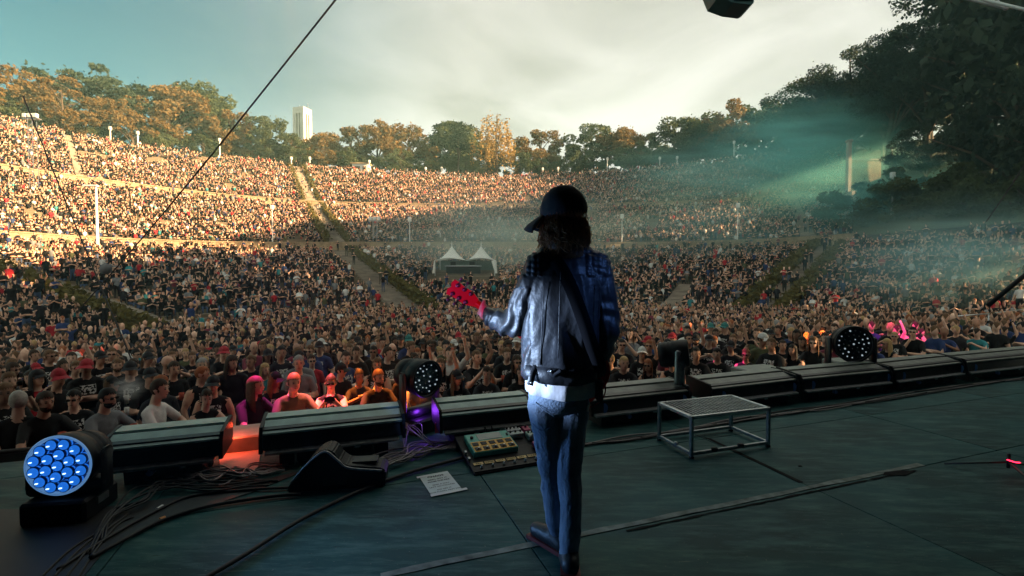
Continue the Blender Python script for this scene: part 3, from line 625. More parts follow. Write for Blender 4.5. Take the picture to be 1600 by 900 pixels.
# red and purple glows come from the little floor lamps standing behind the cables
def floor_pod(px, py, col, lab, watt, aim):
    p = at_z(px, py, 0); t = empty('floor_lamp', p); tag(t, lab, 'stage light'); m = MB(); m.lathe([(.045, 0), (.05, .02), (.05, .07), (.04, .085)], 16); m.build('housing', M['blackp'], t, True)
    MB().lathe([(.038, .085), (.03, .095), (.01, .098)], 16).build('lens', emis('pod_lens', col, 1.5), t, True)
    l = bpy.data.lights.new('pod', 'POINT'); l.energy = watt; l.color = col; l.shadow_soft_size = .04; o = bpy.data.objects.new('pod_glow', l); COL.objects.link(o); o.parent = t; o.location = aim
floor_pod(398, 700, (1.0, .08, .03), 'small floor lamp glowing red behind the end of a trough light', 1.1, (-.10, -.16, .24))
floor_pod(322, 728, (1.0, .05, .02), 'small floor lamp glowing red among the tangled cables', .9, (.02, -.06, .17))
floor_pod(672, 668, (.30, .05, 1.0), 'small floor lamp glowing violet under the unlit lamp head', .3, (-.06, -.16, .20))
# red marker block, boards and front-fill speakers past the row
p = at_y(684, 668, 4.0); m = MB(); m.box((0, 0, 0), (.045, .03, .085), bev=.004); tag(m.build('red_marker', mat('red_plastic', (.65, .03, .05), .4), None, False, p), 'small red block beside the unlit lamp head', 'marker')
def fill(px, t_, w, d, h, lab, kind='front_fill_speaker'):
    s = s_at(px); t = empty(kind, st(s, t_), TH + R(random.uniform(-4, 4))); tag(t, lab, 'speaker')
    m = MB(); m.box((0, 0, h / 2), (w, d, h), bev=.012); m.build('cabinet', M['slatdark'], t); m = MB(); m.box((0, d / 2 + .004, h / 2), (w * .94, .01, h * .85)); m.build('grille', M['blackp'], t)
    for s_ in (-1, 1): m = MB(); m.box((s_ * (w / 2 + .004), 0, h * .55), (.008, .12, .05), bev=.002); m.build('handle', M['blackp'], t)
fill(372, .60, .56, .34, .13, 'low speaker past the red-lit gap in the row')
fill(1262, .62, .52, .36, .27, 'low speaker between the riser and the dotted round lamp'); fill(1415, .62, .60, .36, .27, 'low speaker past the dotted round lamp')
# plywood board lit by the red lamp
P_ = [at_z(*q, 0) for q in ((340, 690), (412, 684), (402, 738), (345, 745))]
sheet('plywood_board', [(p.x, p.y) for p in P_], .004, mat('plywood', (.42, .36, .30), .7, var=.15, scale=5), 'bare plywood board lit red between two trough lights', 'board', .008)

# --- black curved monitor -----------------------------------------------------
def wedge():
    a = at_z(515, 772, 0); t = empty('floor_monitor', (a.x, a.y + .16, 0), R(8)); t.scale = (.9, .8, .95); tag(t, 'black floor monitor with a curved hump-backed shell', 'speaker')
    pr = [(-.33, .0), (-.33, .03), (-.27, .10), (-.19, .20), (-.12, .265), (-.055, .285), (-.01, .265), (.03, .20), (.08, .165), (.20, .15), (.33, .135), (.36, .11), (.35, .0)]
    m = MB(); m.prism(pr, -.13, .10); bm = bmesh.new(); me = m.mesh('shell', M['blackp']); bm.from_mesh(me); bmesh.ops.bevel(bm, geom=[e for e in bm.edges], offset=.010, segments=2, affect='EDGES'); bm.to_mesh(me); bm.free(); link('shell', me, t)
    m = MB(); m.tube(spline([(-.30, -.138, .07), (-.19, -.138, .19), (-.07, -.138, .272), (.02, -.138, .21), (.10, -.138, .15), (.33, -.138, .12)], 5), .008, 6); m.build('edge_trim', M['steel'], t, True)
    m = MB(); m.box((.2, .0, .162), (.18, .13, .012), bev=.003); m.build('grille', M['rubber'], t)
    m = MB(); m.box((0, -.132, .06), (.16, .01, .05), bev=.004); m.build('handle', M['rubber'], t)
wedge()

# --- set list -----------------------------------------------------------------
def text_mesh(txt, size, mt, name='lettering', bold=0.0, align='CENTER'):
    c = bpy.data.curves.new(name, 'FONT'); c.body = txt; c.size = size; c.align_x = align; c.align_y = 'CENTER'; c.offset = bold; c.resolution_u = 2
    o = bpy.data.objects.new(name, c); COL.objects.link(o); dg = bpy.context.evaluated_depsgraph_get(); me = bpy.data.meshes.new_from_object(o.evaluated_get(dg)); bpy.data.objects.remove(o); bpy.data.curves.remove(c)
    me.materials.clear(); me.materials.append(mt); me.name = name; return me
def setlist():
    a, b, c, d = [at_z(*q, 0) for q in ((661, 744), (706, 736), (716, 768), (668, 778))]
    ctr = (a + b + c + d) / 4; ex = ((b - a) + (c - d)).normalized(); ang = math.atan2(ex.y, ex.x); w = ((b - a).length + (c - d).length) / 2; h = ((a - d).length + (b - c).length) / 2
    t = empty('set_list', (ctr.x, ctr.y, .002), ang); tag(t, 'white printed set list sheet taped to the stage floor', 'paper')
    m = MB(); m.box((0, 0, .002), (w, h, .0015)); m.build('sheet', M['paper'], t)
    for (x, y, tw, rr) in ((-w * .38, h * .44, w * .42, .0), (w * .06, -h * .47, w * 1.18, .0)): m = MB(); m.box((x, y, .0042), (tw, .028, .001)); m.build('tape', M['white'], t)
    rows = [('CHAOS', .34, .034, .0012), ('NEED GOT IT', .20, .022, .0006), ('FROM THE FIRE', .10, .022, .0006), ('FIND A WAY', -.06, .020, .0004), ("LET'S GO F'ROUND", -.15, .020, .0004), ('DO GET IT', -.29, .020, .0004), ("ROCK N ROLL AIN'T DEAD", -.385, .019, .0004)]
    for txt, f, sz, bd in rows: link('lettering', text_mesh(txt, sz, M['ink'], bold=bd), t, (.0, f * h, .0050 if f > -.38 else .0056))
setlist()

# --- pedal board --------------------------------------------------------------
def pedals():
    a, b, c, d = [at_z(*q, 0) for q in ((722, 704), (838, 683), (850, 728), (728, 742))]
    ctr = (a + b + c + d) / 4; ex = ((b - a) + (c - d)).normalized(); ang = math.atan2(ex.y, ex.x); w = ((b - a).length + (c - d).length) / 2; h = ((a - d).length + (b - c).length) / 2
    t = empty('pedal_board', (ctr.x, ctr.y, 0), ang); tag(t, 'black pedal board with a green and yellow effects unit', 'pedal board')
    tilt = R(10); Tm = Matrix.Rotation(tilt, 4, 'X')
    base = MB(); base.box((0, 0, .045), (w, h, .03), Matrix.Rotation(tilt, 3, 'X').to_quaternion(), bev=.004); base.box((0, h * .42, .04), (w * .98, .02, .08)); base.box((0, -h * .46, .012), (w * .98, .02, .024)); base.build('tray', M['blackp'], t)
    def on(x, y, z=.062): v = Tm @ Vector((x, y, 0)); return (v.x, v.y, v.z + z)
    rq = (tilt, 0, 0)
    green = mat('green_panel', (.10, .48, .40), .4, var=.1); yel = mat('yellow_panel', (.80, .42, .04), .45, var=.1); lt = mat('label_tape', (.90, .66, .30), .7, var=.08); mag = mat('magenta_box', (.55, .05, .16), .4)
    fw, fh = w * .56, h * .50; fx, fy = -w * .13, h * .10
    u = link('effects_unit', MB().box((0, 0, .0), (fw, fh, .045), bev=.004).mesh('effects_unit', green), t, on(fx, fy, .082), rq)
    MB().box((0, -fh * .22, .0235), (fw * .94, fh * .52, .003)).build('yellow_panel', yel, u)
    MB().box((.01, fh * .27, .0235), (fw * .55, fh * .34, .003)).build('display', mat('display', (.30, .36, .34), .25), u)
    MB().lathe([(.012, 0), (.013, .012), (.009, .016)], 14).build('knob', M['rubber'], u, True, (-fw * .38, fh * .26, .0225)); MB().box((0, 0, 0), (.01, .03, .012), bev=.002).build('switch', M['rubber'], u, False, (fw * .44, fh * .22, .028))
    for r_ in range(2):
        for k in range(5):
            x = -fw * .38 + fw * .19 * k; y = -fh * .10 - fh * .25 * r_
            MB().box((0, 0, 0), (fw * .13, fh * .16, .004), bev=.001).build('key_window', M['blackp'], u, False, (x, y, .0265))
            if r_: MB().lathe([(.008, 0), (.008, .012), (.005, .014)], 12).build('foot_switch', M['alu'], u, True, (x + .004, y - .004, .028))
    for k, tx in enumerate(['KILL', 'DRIVE', 'OCT', 'FUZZY', 'DRY', 'TUNER']):
        x = -w * .40 + w * .135 * k; y = -h * .30
        l_ = MB().box((0, 0, 0), (w * .115, .030, .002)).build('name_tape', lt, t, False, on(x, y, .066), rq); link('lettering', text_mesh(tx, .022, M['ink'], bold=.0008), l_, (0, -.001, .0016))
        MB().lathe([(.010, 0), (.010, .006), (.0065, .008), (.0065, .018)], 12).build('foot_switch', M['alu'], t, True, on(x + .01, y - .048, .063), rq)
    for x, y, sx, sy, mt, nk in ((w * .25, h * .36, .13, .06, M['steel'], 4), (w * .25, h * .24, .13, .045, M['paper'], 3), (w * .43, h * .34, .06, .07, mag, 1), (w * .43, h * .16, .065, .09, M['slat'], 2), (w * .42, -h * .16, .075, .11, mag, 2)):
        e = link('effects_pedal', MB().box((0, 0, 0), (sx, sy, .04), bev=.004).mesh('effects_pedal', mt), t, on(x, y, .082), rq)
        for k in range(nk): MB().lathe([(.008, 0), (.009, .012), (.006, .015)], 10).build('knob', M['rubber'], e, True, (-sx / 2 + sx * (k + .5) / nk, sy * .2, .02))
        if sy > .08: MB().box((0, 0, 0), (sx * .85, sy * .28, .004)).build('plate', M['paper'], e, False, (0, -sy * .18, .021)); MB().lathe([(.009, 0), (.009, .014)], 10).build('foot_switch', M['alu'], e, True, (0, -sy * .36, .02))
    for k in range(2): MB().tube(spline([on(-w * .12 + k * .06, h * .36), on(-w * .12 + k * .06, h * .42, .13), on(-w * .06 + k * .05, h * .50, .07)], 5), .004, 6).build('patch_lead', M['rubber'], t, True)
    for k in range(2): MB().box((0, 0, 0), (.02, .03, .02), bev=.003).build('socket', M['steel'], t, False, on(-w * .48, -h * .02 - k * .09, .075), rq)
pedals()

# --- metal riser with grating top ------------------------------------------------
def riser():
    A, B, C, D = at_z(1080, 716, 0), at_z(1200, 698, 0), at_z(1145, 672, 0), at_z(1030, 688, 0)
    t = empty('metal_riser', A); tag(t, 'low square aluminium step frame with a grating top', 'riser'); H = .325; r = .013
    P4 = [Vector(p) - A for p in (A, B, C, D)]; e1 = (P4[1] - P4[0]); P4[2] = P4[1] + (P4[3] - P4[0]) * 1.0
    for p in P4:
        m = MB(); m.box(p + Vector((0, 0, H / 2)), (.026, .026, H), Matrix.Rotation(math.atan2(e1.y, e1.x), 3, 'Z').to_quaternion(), bev=.003); lg = m.build('leg', M['steel'], t)
        MB().lathe([(.02, 0), (.02, .012), (.014, .018)], 10, Matrix.Translation(p)).build('foot', M['rubber'], lg)
    for i in range(4):
        a, b = P4[i], P4[(i + 1) % 4]
        for z, nm in ((H - .012, 'top_rail'), (.035, 'bottom_rail')):
            c = (a + b) / 2 + Vector((0, 0, z)); d = b - a; m = MB(); m.box(c, (d.length - .028, .024, .024), Matrix.Rotation(math.atan2(d.y, d.x), 3, 'Z').to_quaternion(), bev=.003); m.build(nm, M['alu'] if nm == 'top_rail' else M['steel'], t)
    n = 21; u1 = P4[1] - P4[0]; u2 = P4[3] - P4[0]; q = Matrix.Rotation(math.atan2(u2.y, u2.x), 3, 'Z').to_quaternion()
    me = MB().box((0, 0, 0), (u2.length - .03, .006, .008)).mesh('grating_bar', M['alu'])
    for k in range(n):
        c = P4[0] + u1 * ((k + .7) / (n + .4)) + u2 * .5; o = link('grating_bar', me, t, c + Vector((0, 0, H - .006))); o.rotation_euler = (0, 0, math.atan2(u2.y, u2.x))
    me = MB().box((0, 0, 0), (u1.length - .03, .004, .010)).mesh('cross_bar', M['steel'])
    for k in range(4): o = link('cross_bar', me, t, P4[0] + u1 * .5 + u2 * ((k + .9) / 4.8) + Vector((0, 0, H - .009))); o.rotation_euler = (0, 0, math.atan2(u1.y, u1.x))
    for f in (.28, .62): MB().box(P4[0] + u1 * f + Vector((0, -.012, .05)), (.05, .03, .03), bev=.008).build('clamp', M['black'], t)
    MB().box(P4[0] + u2 * .45 + Vector((0, 0, .05)), (.03, .05, .03), bev=.008).build('clamp', M['steel'], t)
riser()

# --- cables ---------------------------------------------------------------------
M['cablegrey'] = mat('grey_cable', (.30, .27, .27), .5, var=.2)
def cable(pts, r, label, mt=None, group=None, z=None, on_floor=True, name='cable'):
    Q = [at_z(x, y, r + .004 + (k % 3) * .001) if on_floor else x for k, (x, y) in enumerate(pts)] if on_floor else pts
    if z: Q = [q + Vector((0, 0, z * math.sin(math.pi * i / (len(Q) - 1)))) for i, q in enumerate(Q)]
    sp = spline(Q, 8); o = MB().tube(sp, r, 6).build(name, mt or M['rubber'], None, True); tag(o, label, 'cable', group); return o
cable([(300, 915), (380, 868), (470, 812), (560, 768), (640, 738), (720, 716), (760, 705)], .0125, 'thick black cable crossing the bare stage floor to the pedal board')
o = cable([(140, 872), (190, 845), (255, 812), (330, 790), (420, 776), (470, 772)], .011, 'black cable with an orange tag along the edge of the mat')
tg = MB().tube([at_z(250, 813, .016), at_z(258, 810, .016)], .016, 8).build('orange_tag', mat('orange_band', (.9, .35, .08), .5), o)
o = cable([(90, 890), (160, 845), (240, 800), (300, 775), (390, 765), (450, 762)], .009, 'black cable with a white tag curling over the mat'); MB().tube([at_z(246, 796, .014), at_z(254, 791, .014)], .012, 8).build('white_tag', M['white'], o)
for k in range(7):
    j = lambda s: random.uniform(-s, s); cable([(150 + j(20), 850 + j(20)), (175 + j(12), 815 + j(12)), (215 + j(14), 780 + j(12)), (262 + j(14), 766 + j(10)), (330 + j(16), 762 + j(10)), (420 + j(15), 752 + j(8))], random.uniform(.005, .009), 'thin black cable in the tangle on the mat by the blue lamp', None, 'cables tangled on the mat', .03)
for k in range(4):
    j = lambda s: random.uniform(-s, s); cable([(60 + 20 * k, 905), (110 + 15 * k + j(8), 860), (150 + 12 * k + j(8), 820 + j(8)), (185 + 8 * k, 800 + j(10))], .006, 'thin black cable running off the mat towards the stage corner', None, 'cables leaving the mat')
for k in range(13):
    j = lambda s: random.uniform(-s, s); cable([(268 + j(14), 748 + j(10)), (300 + j(12), 744 + j(10)), (335 + j(14), 752 + j(12)), (372 + j(14), 745 + j(10)), (402 + j(10), 738 + j(10)), (440 + j(10), 730 + j(8))], random.uniform(.005, .008), 'grey cable in the red-lit tangle between two trough lights', M['cablegrey'], 'cables tangled in the red light', random.uniform(.01, .07))
for k in range(11):
    j = lambda s: random.uniform(-s, s); cable([(520 + j(20), 738 + j(6)), (575 + j(12), 730 + j(10)), (620 + j(14), 718 + j(9)), (655 + j(14), 708 + j(9)), (690 + j(10), 700 + j(8)), (725 + j(10), 694 + j(8))], random.uniform(.005, .008), 'grey cable in the violet bundle below the unlit lamp head', M['cablegrey'], 'cables bundled in the violet light', random.uniform(.005, .05))
for k in range(5):
    j = lambda s: random.uniform(-s, s); cable([(632 + j(6), 700 + j(6)), (636 + j(8), 680 + j(6)), (652 + j(8), 690 + j(8)), (668 + j(6), 702 + j(6)), (682 + j(6), 690 + j(8))], .004, 'thin looped lead hanging under the unlit lamp head', M['cablegrey'], 'leads under the lamp head', .12)
for k in range(5):
    j = lambda s: random.uniform(-s, s); cable([(905, 694 + j(5)), (980, 684 + j(5)), (1060, 672 + j(5)), (1150, 658 + j(5)), (1235, 645 + j(5)), (1300, 634 + j(5)), (1400, 620 + j(4)), (1500, 605 + j(4)), (1600, 592 + j(3))], random.uniform(.005, .009), 'dark cable lying along the foot of the far trough lights', M['cablegrey'] if k < 2 else None, 'cables along the far trough lights')

# --- things at the edge of the stage ---------------------------------------------
def stand():
    p = at_z(1575, 742, 0); t = empty('microphone_stand', (p.x, p.y, 0)); tag(t, 'black tripod stand foot with a thin red light strip', 'stand')
    for k, a in enumerate((R(150), R(255), R(20))): MB().tube([(0, 0, .09), (.34 * math.cos(a), .34 * math.sin(a), .012)], .007, 6).build('leg', M['black'], t, True)
    MB().tube([(0, 0, .05), (0.0, 0.0, .10), (.0, .0, .15)], .011, 8).build('pole', M['black'], t, True)
    MB().tube([(-.03, -.02, .115), (.02, -.03, .10), (.06, -.02, .095)], .004, 6).build('light_strip', emis('red_strip', (1, .02, .06), .9), t)
stand()
def case():
    p = at_z(1612, 655, 0); t = empty('flight_case', (p.x + .62, p.y + .05, 0), TH); tag(t, 'tall black flight case with metal corner edging', 'case')
    MB().box((0, 0, .34), (.6, .55, .66), bev=.006).build('body', M['blackp'], t)
    for sx in (-1, 1):
        for sy in (-1, 1): MB().box((sx * .298, sy * .273, .34), (.02, .02, .66), bev=.003).build('edge_strip', M['bluetab'], t)
    for z in (.02, .67): MB().box((0, -.277, z), (.58, .014, .02)).build('edge_strip', M['steel'], t)
    MB().box((0, -.282, .36), (.12, .012, .08), bev=.004).build('handle', M['steel'], t)
case()
def pole():
    a, b = at_y(1543, 478, 7.2), at_y(1640, 398, 7.0); MBt = MB().tube([a, b], .032, 10); o = MBt.build('pole', M['blackp'], None, True); tag(o, 'thick black slanted pole reaching over the side of the pit', 'pole')
    m = MB(); m.tube([b - (b - a) * .3, b - (b - a) * .33], .045, 10); m.build('collar', M['black'], o, True)
pole()
# rigging wires
def wire(a, b, r, sag, lab):
    P = [a.lerp(b, k / 14) - Vector((0, 0, sag * math.sin(math.pi * k / 14))) for k in range(15)]; o = MB().tube(P, r, 6).build('rigging_wire', M['rubber'], None, True); tag(o, lab, 'wire'); return o
wire(at_y(535, -14, 8.6), at_y(118, 490, 15.0), .019, .14, 'thick black rigging wire slanting down across the stands'); wire(at_y(36, 150, 11), at_y(226, 610, 10.5), .014, .06, 'black wire hanging in front of the side stand')
wire(at_y(1606, 250, 20), at_y(1541, 346, 30), .03, .05, 'thin pale wire running down to the shrubs')
def bag():
    c = at_y(166, 419, 13.4); t = empty('hanging_bag', c); tag(t, 'grey bag hanging where the two wires cross', 'bag')
    MB().lathe([(.03, .13), (.09, .12), (.13, .04), (.14, -.06), (.11, -.14), (.04, -.16)], 14, Matrix.Rotation(R(28), 4, 'Y')).build('sack', mat('grey_canvas', (.13, .14, .15), .9, var=.2, bump=.2), t, True); MB().tube([(0.05, 0, .12), (.12, 0, .24)], .02, 6).build('strap', M['rubber'], t)
bag()
# truss and hung lamp under the roof
def truss():
    a, b = at_y(1455, -16, 8.0), at_y(1572, 13, 7.2); d = (b - a); L = d.length; d.normalize(); t = empty('lighting_truss', a); tag(t, 'aluminium lattice truss hanging under the stage roof', 'truss'); up = Vector((0, 0, 1)); sd_ = d.cross(up).normalized()
    b2 = b + d * 2.5; L2 = (b2 - a).length; ch = [Vector((0, 0, 0)), sd_ * .3, up * .3, sd_ * .3 + up * .3]
    for c in ch: MB().tube([c - d * 1.5, d * (L if c.length < .01 else L2) + c], .022, 8).build('chord', M['trussm'], t, True)
    k = 0; x = -1.4
    while x < L - .3:
        for p, q in ((0, 2), (0, 1), (1, 3), (2, 3)):
            A_, B_ = (ch[p], ch[q]) if k % 2 else (ch[q], ch[p]); MB().tube([A_ + d * x, B_ + d * (x + .28)], .011, 6).build('brace', M['trussm'], t)
        x += .28; k += 1
    MB().ball(d * L, .035, 1).build('node', M['steel'], t)
truss()
def hung():
    c = at_y(1137, -18, 6.0); t = empty('hanging_lamp', c); tag(t, 'teal and black lamp housing hanging from the stage roof', 'stage light')
    tl_ = mat('teal_housing', (.02, .14, .15), .4, var=.15)
    MB().prism([(-.27, .25), (-.27, .02), (-.18, -.19), (.0, -.255), (.20, -.28), (.24, -.26), (.30, .25)], -.16, .16).build('housing', tl_, t)
    for k in range(4): MB().box((-.20 + .045 * k, -.168, -.06), (.014, .02, .26), Matrix.Rotation(R(12), 3, 'Y').to_quaternion()).build('louvre', M['slat'], t)
    MB().box((.12, -.166, -.02), (.22, .015, .42)).build('side_plate', M['blackp'], t); MB().tube([(0, 0, .25), (0, 0, 1.9)], .025, 6).build('hanger', M['black'], t)
hung()
# overhead spots on the front truss (just above the picture) that colour parts of the crowd
FT = empty('front_truss', (0, 8.6, 6.95)); tag(FT, 'black front truss carrying spot lamps above the stage edge', 'truss')
for dz in (0, .28): MB().tube([(-9, 0, dz), (9, 0, dz)], .03, 8).build('chord', M['black'], FT, True)
CY2, CY3 = (.02, .85, .80), (.35, 1.0, .85)
OR, MG, RD, CY = (1.0, .20, .02), (1.0, .03, .42), (1.0, .04, .03), (.1, .75, 1.0)
SP = [(-4.0, (558, 592), 6.8, OR, 1000, 13), (-3.4, (600, 580), 7.4, OR, 500, 8), (-4.6, (462, 618), 6.3, MG, 520, 12), (-1.0, (812, 500), 16, OR, 900, 4), (3.0, (1270, 520), 12.5, OR, 800, 5), (4.2, (1345, 520), 11.5, OR, 700, 3.5), (2.0, (1130, 545), 9.5, MG, 330, 5), (1.2, (975, 575), 7.5, MG, 260, 5), (2.4, (1080, 482), 20, OR, 900, 4),
      (5.0, (1500, 515), 10.5, OR, 420, 4), (4.5, (1400, 505), 13, MG, 420, 6), (-4.8, (150, 520), 13, RD, 200, 5)]
for k, (x, (px, py), Y, c, w, ang) in enumerate(SP):
    tgt = at_y(px, py, Y); o = Vector((x, 8.6, 6.7)); h = empty('spot_lamp', o); tag(h, 'black spot lamp hanging on the front truss', 'stage light', 'spot lamps on the front truss'); d = (tgt - o).normalized()
    MB().lathe([(.05, -.35), (.09, -.3), (.09, 0), (.10, .01)], 14, d.to_track_quat('Z', 'Y').to_matrix().to_4x4()).build('barrel', M['blackp'], h, True)
    MB().box((0, 0, .12), (.06, .06, .25)).build('clamp', M['black'], h)
    spot('beam', o + d * .05, tgt, c, w * 5, ang * 1.35, .6, h, .03)
# side lamp that colours the fretting hand and the guitar
o = Vector((-1.7, -1.2, 1.05)); h = empty('spot_lamp', o); tag(h, 'spot lamp on the side of the stage aimed at the guitar', 'stage light'); tgt = at_y(722, 463, 2.6); d = (tgt - o).normalized()
MB().lathe([(.05, -.35), (.09, -.3), (.09, 0), (.10, .01)], 14, d.to_track_quat('Z', 'Y').to_matrix().to_4x4()).build('barrel', M['blackp'], h, True); spot('beam', o + d * .05, tgt, (1.0, .06, .36), 62, 5.6, .4, h, .03)
MB().tube([(0, 0, -1.05), (0, 0, -.05)], .03, 6).build('stand', M['black'], h)
# blue wash on the guitarist's back
for (x, y, z, tg_, w, a_) in ((2.7, .2, 3.0, (945, 455), 34, 9), (-3.3, 1.75, 1.25, (838, 545), 380, 11.5)):
    o = Vector((x, y, z)); tgt = at_y(*tg_, 2.3); h = empty('spot_lamp', o); tag(h, 'spot lamp behind the guitarist washing the jacket blue' if x > 0 else 'low spot lamp in the wing lighting the side of the guitarist', 'stage light'); d = (tgt - o).normalized()
    MB().lathe([(.05, -.35), (.09, -.3), (.09, 0), (.10, .01)], 14, d.to_track_quat('Z', 'Y').to_matrix().to_4x4()).build('barrel', M['blackp'], h, True); spot('beam', o + d * .05, tgt, (.15, .35, 1.0) if x > 0 else (.50, .68, 1.0), w, a_, .8, h, .05); MB().tube([(0, 0, .05), (0, 0, 2.2)] if x > 0 else [(0, 0, -1.15), (0, 0, -.05)], .03, 6).build('drop_pole' if x > 0 else 'stand', M['black'], h)

# --- crowd barrier and railings -----------------------------------------------------
BT = 3.1
for k in range(14):
    s = -6.3 + k * 1.25; t = empty('crowd_barrier', st(s, BT, GZ), TH); tag(t, 'black steel crowd barrier section in front of the pit', 'barrier', 'crowd barrier sections before the pit')
    MB().box((0, 0, .62), (1.2, .03, 1.05)).build('sheet', M['black'], t); MB().tube([(-.6, .03, 1.16), (.6, .03, 1.16)], .03, 8).build('top_rail', M['rubber'], t, True); MB().box((0, -.45, .05), (1.2, .9, .02)).build('foot_plate', M['black'], t)
def railing(pts, h, lab):
    a = Vector(pts[0]); t = empty('railing', a); tag(t, lab, 'railing'); Q = [Vector(p) - a for p in pts]
    for z in (h, h * .55): MB().tube([q + Vector((0, 0, z)) for q in Q], .022, 8).build('rail', M['alu'], t, True)
    for q in Q: MB().tube([q, q + Vector((0, 0, h))], .022, 8).build('post', M['alu'], t, True)
def gp(px, py, zz):   # plan point where a rail of height zz above the pit shows at this pixel
    p = at_z(px, py, GZ + zz); return Vector((p.x, p.y, GZ))
railing([gp(-40, 615, 1.15), gp(40, 614, 1.15), gp(112, 616, 1.15)], 1.15, 'silver railing across the side of the pit')
railing([gp(102, 637, 1.0), gp(128, 622, 1.0)], 1.0, 'short silver gate railing beside the front rows')
railing([gp(1495, 494, 1.6), gp(1545, 490, 1.6), gp(1610, 482, 1.6)], 1.6, 'silver handrail along the far side of the pit')
railing([gp(1510, 520, 1.1), gp(1610, 507, 1.1)], 1.1, 'lower silver rail at the far side of the pit')
# ================================================================== people
SKIN, SHIRT, SLEEVE, LEGS, SHOE, HAIRR = 0, 1, 2, 3, 4, 5
def capsule(mb, a, b, ra, rb, n=12):
    a, b = Vector(a), Vector(b); d = b - a; L = d.length
    if L < 1e-5: mb.ball(a, ra, 2); return
    q = d.to_track_quat('Z', 'Y').to_matrix().to_4x4(); pr = [(max(ra * math.cos(t), 1e-4), -ra * math.sin(t)) for t in np.linspace(1.45, 0, 5)] + [(max(rb * math.cos(t), 1e-4), L + rb * math.sin(t)) for t in np.linspace(0, 1.45, 5)]
    mb.lathe(pr, n, Matrix.Translation(a) @ q)
def fuse(prims, voxel, tris, smooth=2):
    """voxel-fuse capsules and ellipsoids into ONE surface; faces take the region of the nearest primitive"""
    mb = MB()
    for p in prims:
        if p[0] == 'c': capsule(mb, *p[1:5])
        elif p[0] == 'l':
            n_ = 28; b0 = len(mb.v); rr = spline([Vector((*c_, 0)[:3]) for c_, _, _ in p[1]], 4); K = len(rr); xs = np.linspace(0, len(p[1]) - 1, K); rx = np.interp(xs, range(len(p[1])), [q[1] for q in p[1]]); ry = np.interp(xs, range(len(p[1])), [q[2] for q in p[1]])
            mb.add([(rr[k].x + rx[k] * math.cos(6.2832 * i / n_), rr[k].y + ry[k] * math.sin(6.2832 * i / n_), rr[k].z) for k in range(K) for i in range(n_)], [(k * n_ + i, k * n_ + (i + 1) % n_, (k + 1) * n_ + (i + 1) % n_, (k + 1) * n_ + i) for k in range(K - 1) for i in range(n_)] + [tuple(range(n_ - 1, -1, -1)), tuple(range((K - 1) * n_, K * n_))])
        else: mb.ball(p[1], p[2], 3, rot=p[3])
    me = bpy.data.meshes.new('tmp'); me.from_pydata(mb.v, [], mb.f); me.update()
    o = bpy.data.objects.new('tmp', me); COL.objects.link(o)
    rm = o.modifiers.new('r', 'REMESH'); rm.mode = 'VOXEL'; rm.voxel_size = voxel
    if smooth: sm = o.modifiers.new('s', 'SMOOTH'); sm.factor = .5; sm.iterations = smooth
    dg = bpy.context.evaluated_depsgraph_get(); n0 = len(o.evaluated_get(dg).data.polygons) * 2
    if tris and n0 > tris: dm = o.modifiers.new('d', 'DECIMATE'); dm.ratio = tris / n0
    tm = o.modifiers.new('t', 'TRIANGULATE')
    dg = bpy.context.evaluated_depsgraph_get(); out = bpy.data.meshes.new_from_object(o.evaluated_get(dg)); bpy.data.objects.remove(o); bpy.data.meshes.remove(me)
    nv, nf = len(out.vertices), len(out.polygons); V = np.empty(nv * 3); out.vertices.foreach_get('co', V); V = V.reshape(-1, 3)
    F = np.empty(nf * 3, int); out.loops.foreach_get('vertex_index', F); F = F.reshape(-1, 3); bpy.data.meshes.remove(out)
    C = V[F].mean(1); best = np.full(nf, 1e9); reg = np.zeros(nf, int)
    for p in prims:
        if p[0] == 'l': continue
        if p[0] == 'c':
            a = np.array(p[1]); d = np.array(p[2]) - a; L2 = max((d * d).sum(), 1e-9); t = np.clip(((C - a) @ d) / L2, 0, 1); D = np.linalg.norm(C - a - t[:, None] * d, axis=1) - (p[3] + (p[4] - p[3]) * t)
        else:
            q = C - np.array(p[1]); 
            if p[3] is not None: q = q @ np.array(p[3].to_matrix())
            k = np.linalg.norm(q / np.array(p[2]), axis=1); D = (k - 1) * min(p[2])
        mk = D < best; best[mk] = D[mk]; reg[mk] = p[5] if p[0] == 'c' else p[4]
    return V, F, reg
ARMS = {  # elbow L, wrist L, elbow R, wrist R
 'rail': ((-.29, .20, 1.17), (-.04, .36, 1.19), (.29, .20, 1.17), (.06, .38, 1.18)), 'hang': ((-.25, -.03, 1.13), (-.26, .06, .90), (.25, -.03, 1.13), (.26, .06, .90)),
 'cross': ((-.25, .07, 1.13), (.08, .21, 1.19), (.25, .07, 1.13), (-.09, .23, 1.15)), 'phone': ((-.22, .20, 1.22), (-.06, .34, 1.46), (.22, .20, 1.22), (.06, .34, 1.46)),
 'raise': ((-.29, .08, 1.60), (-.22, .14, 1.86), (.25, -.02, 1.13), (.24, .12, .92)), 'clap': ((-.27, .16, 1.22), (-.03, .34, 1.36), (.27, .16, 1.22), (.03, .34, 1.36)),
 'cup': ((-.25, -.03, 1.13), (-.24, .10, .92), (.25, .03, 1.14), (.14, .28, 1.22)), 'chin': ((-.23, .12, 1.12), (.10, .22, 1.15), (.20, .18, 1.15), (.05, .17, 1.42))}
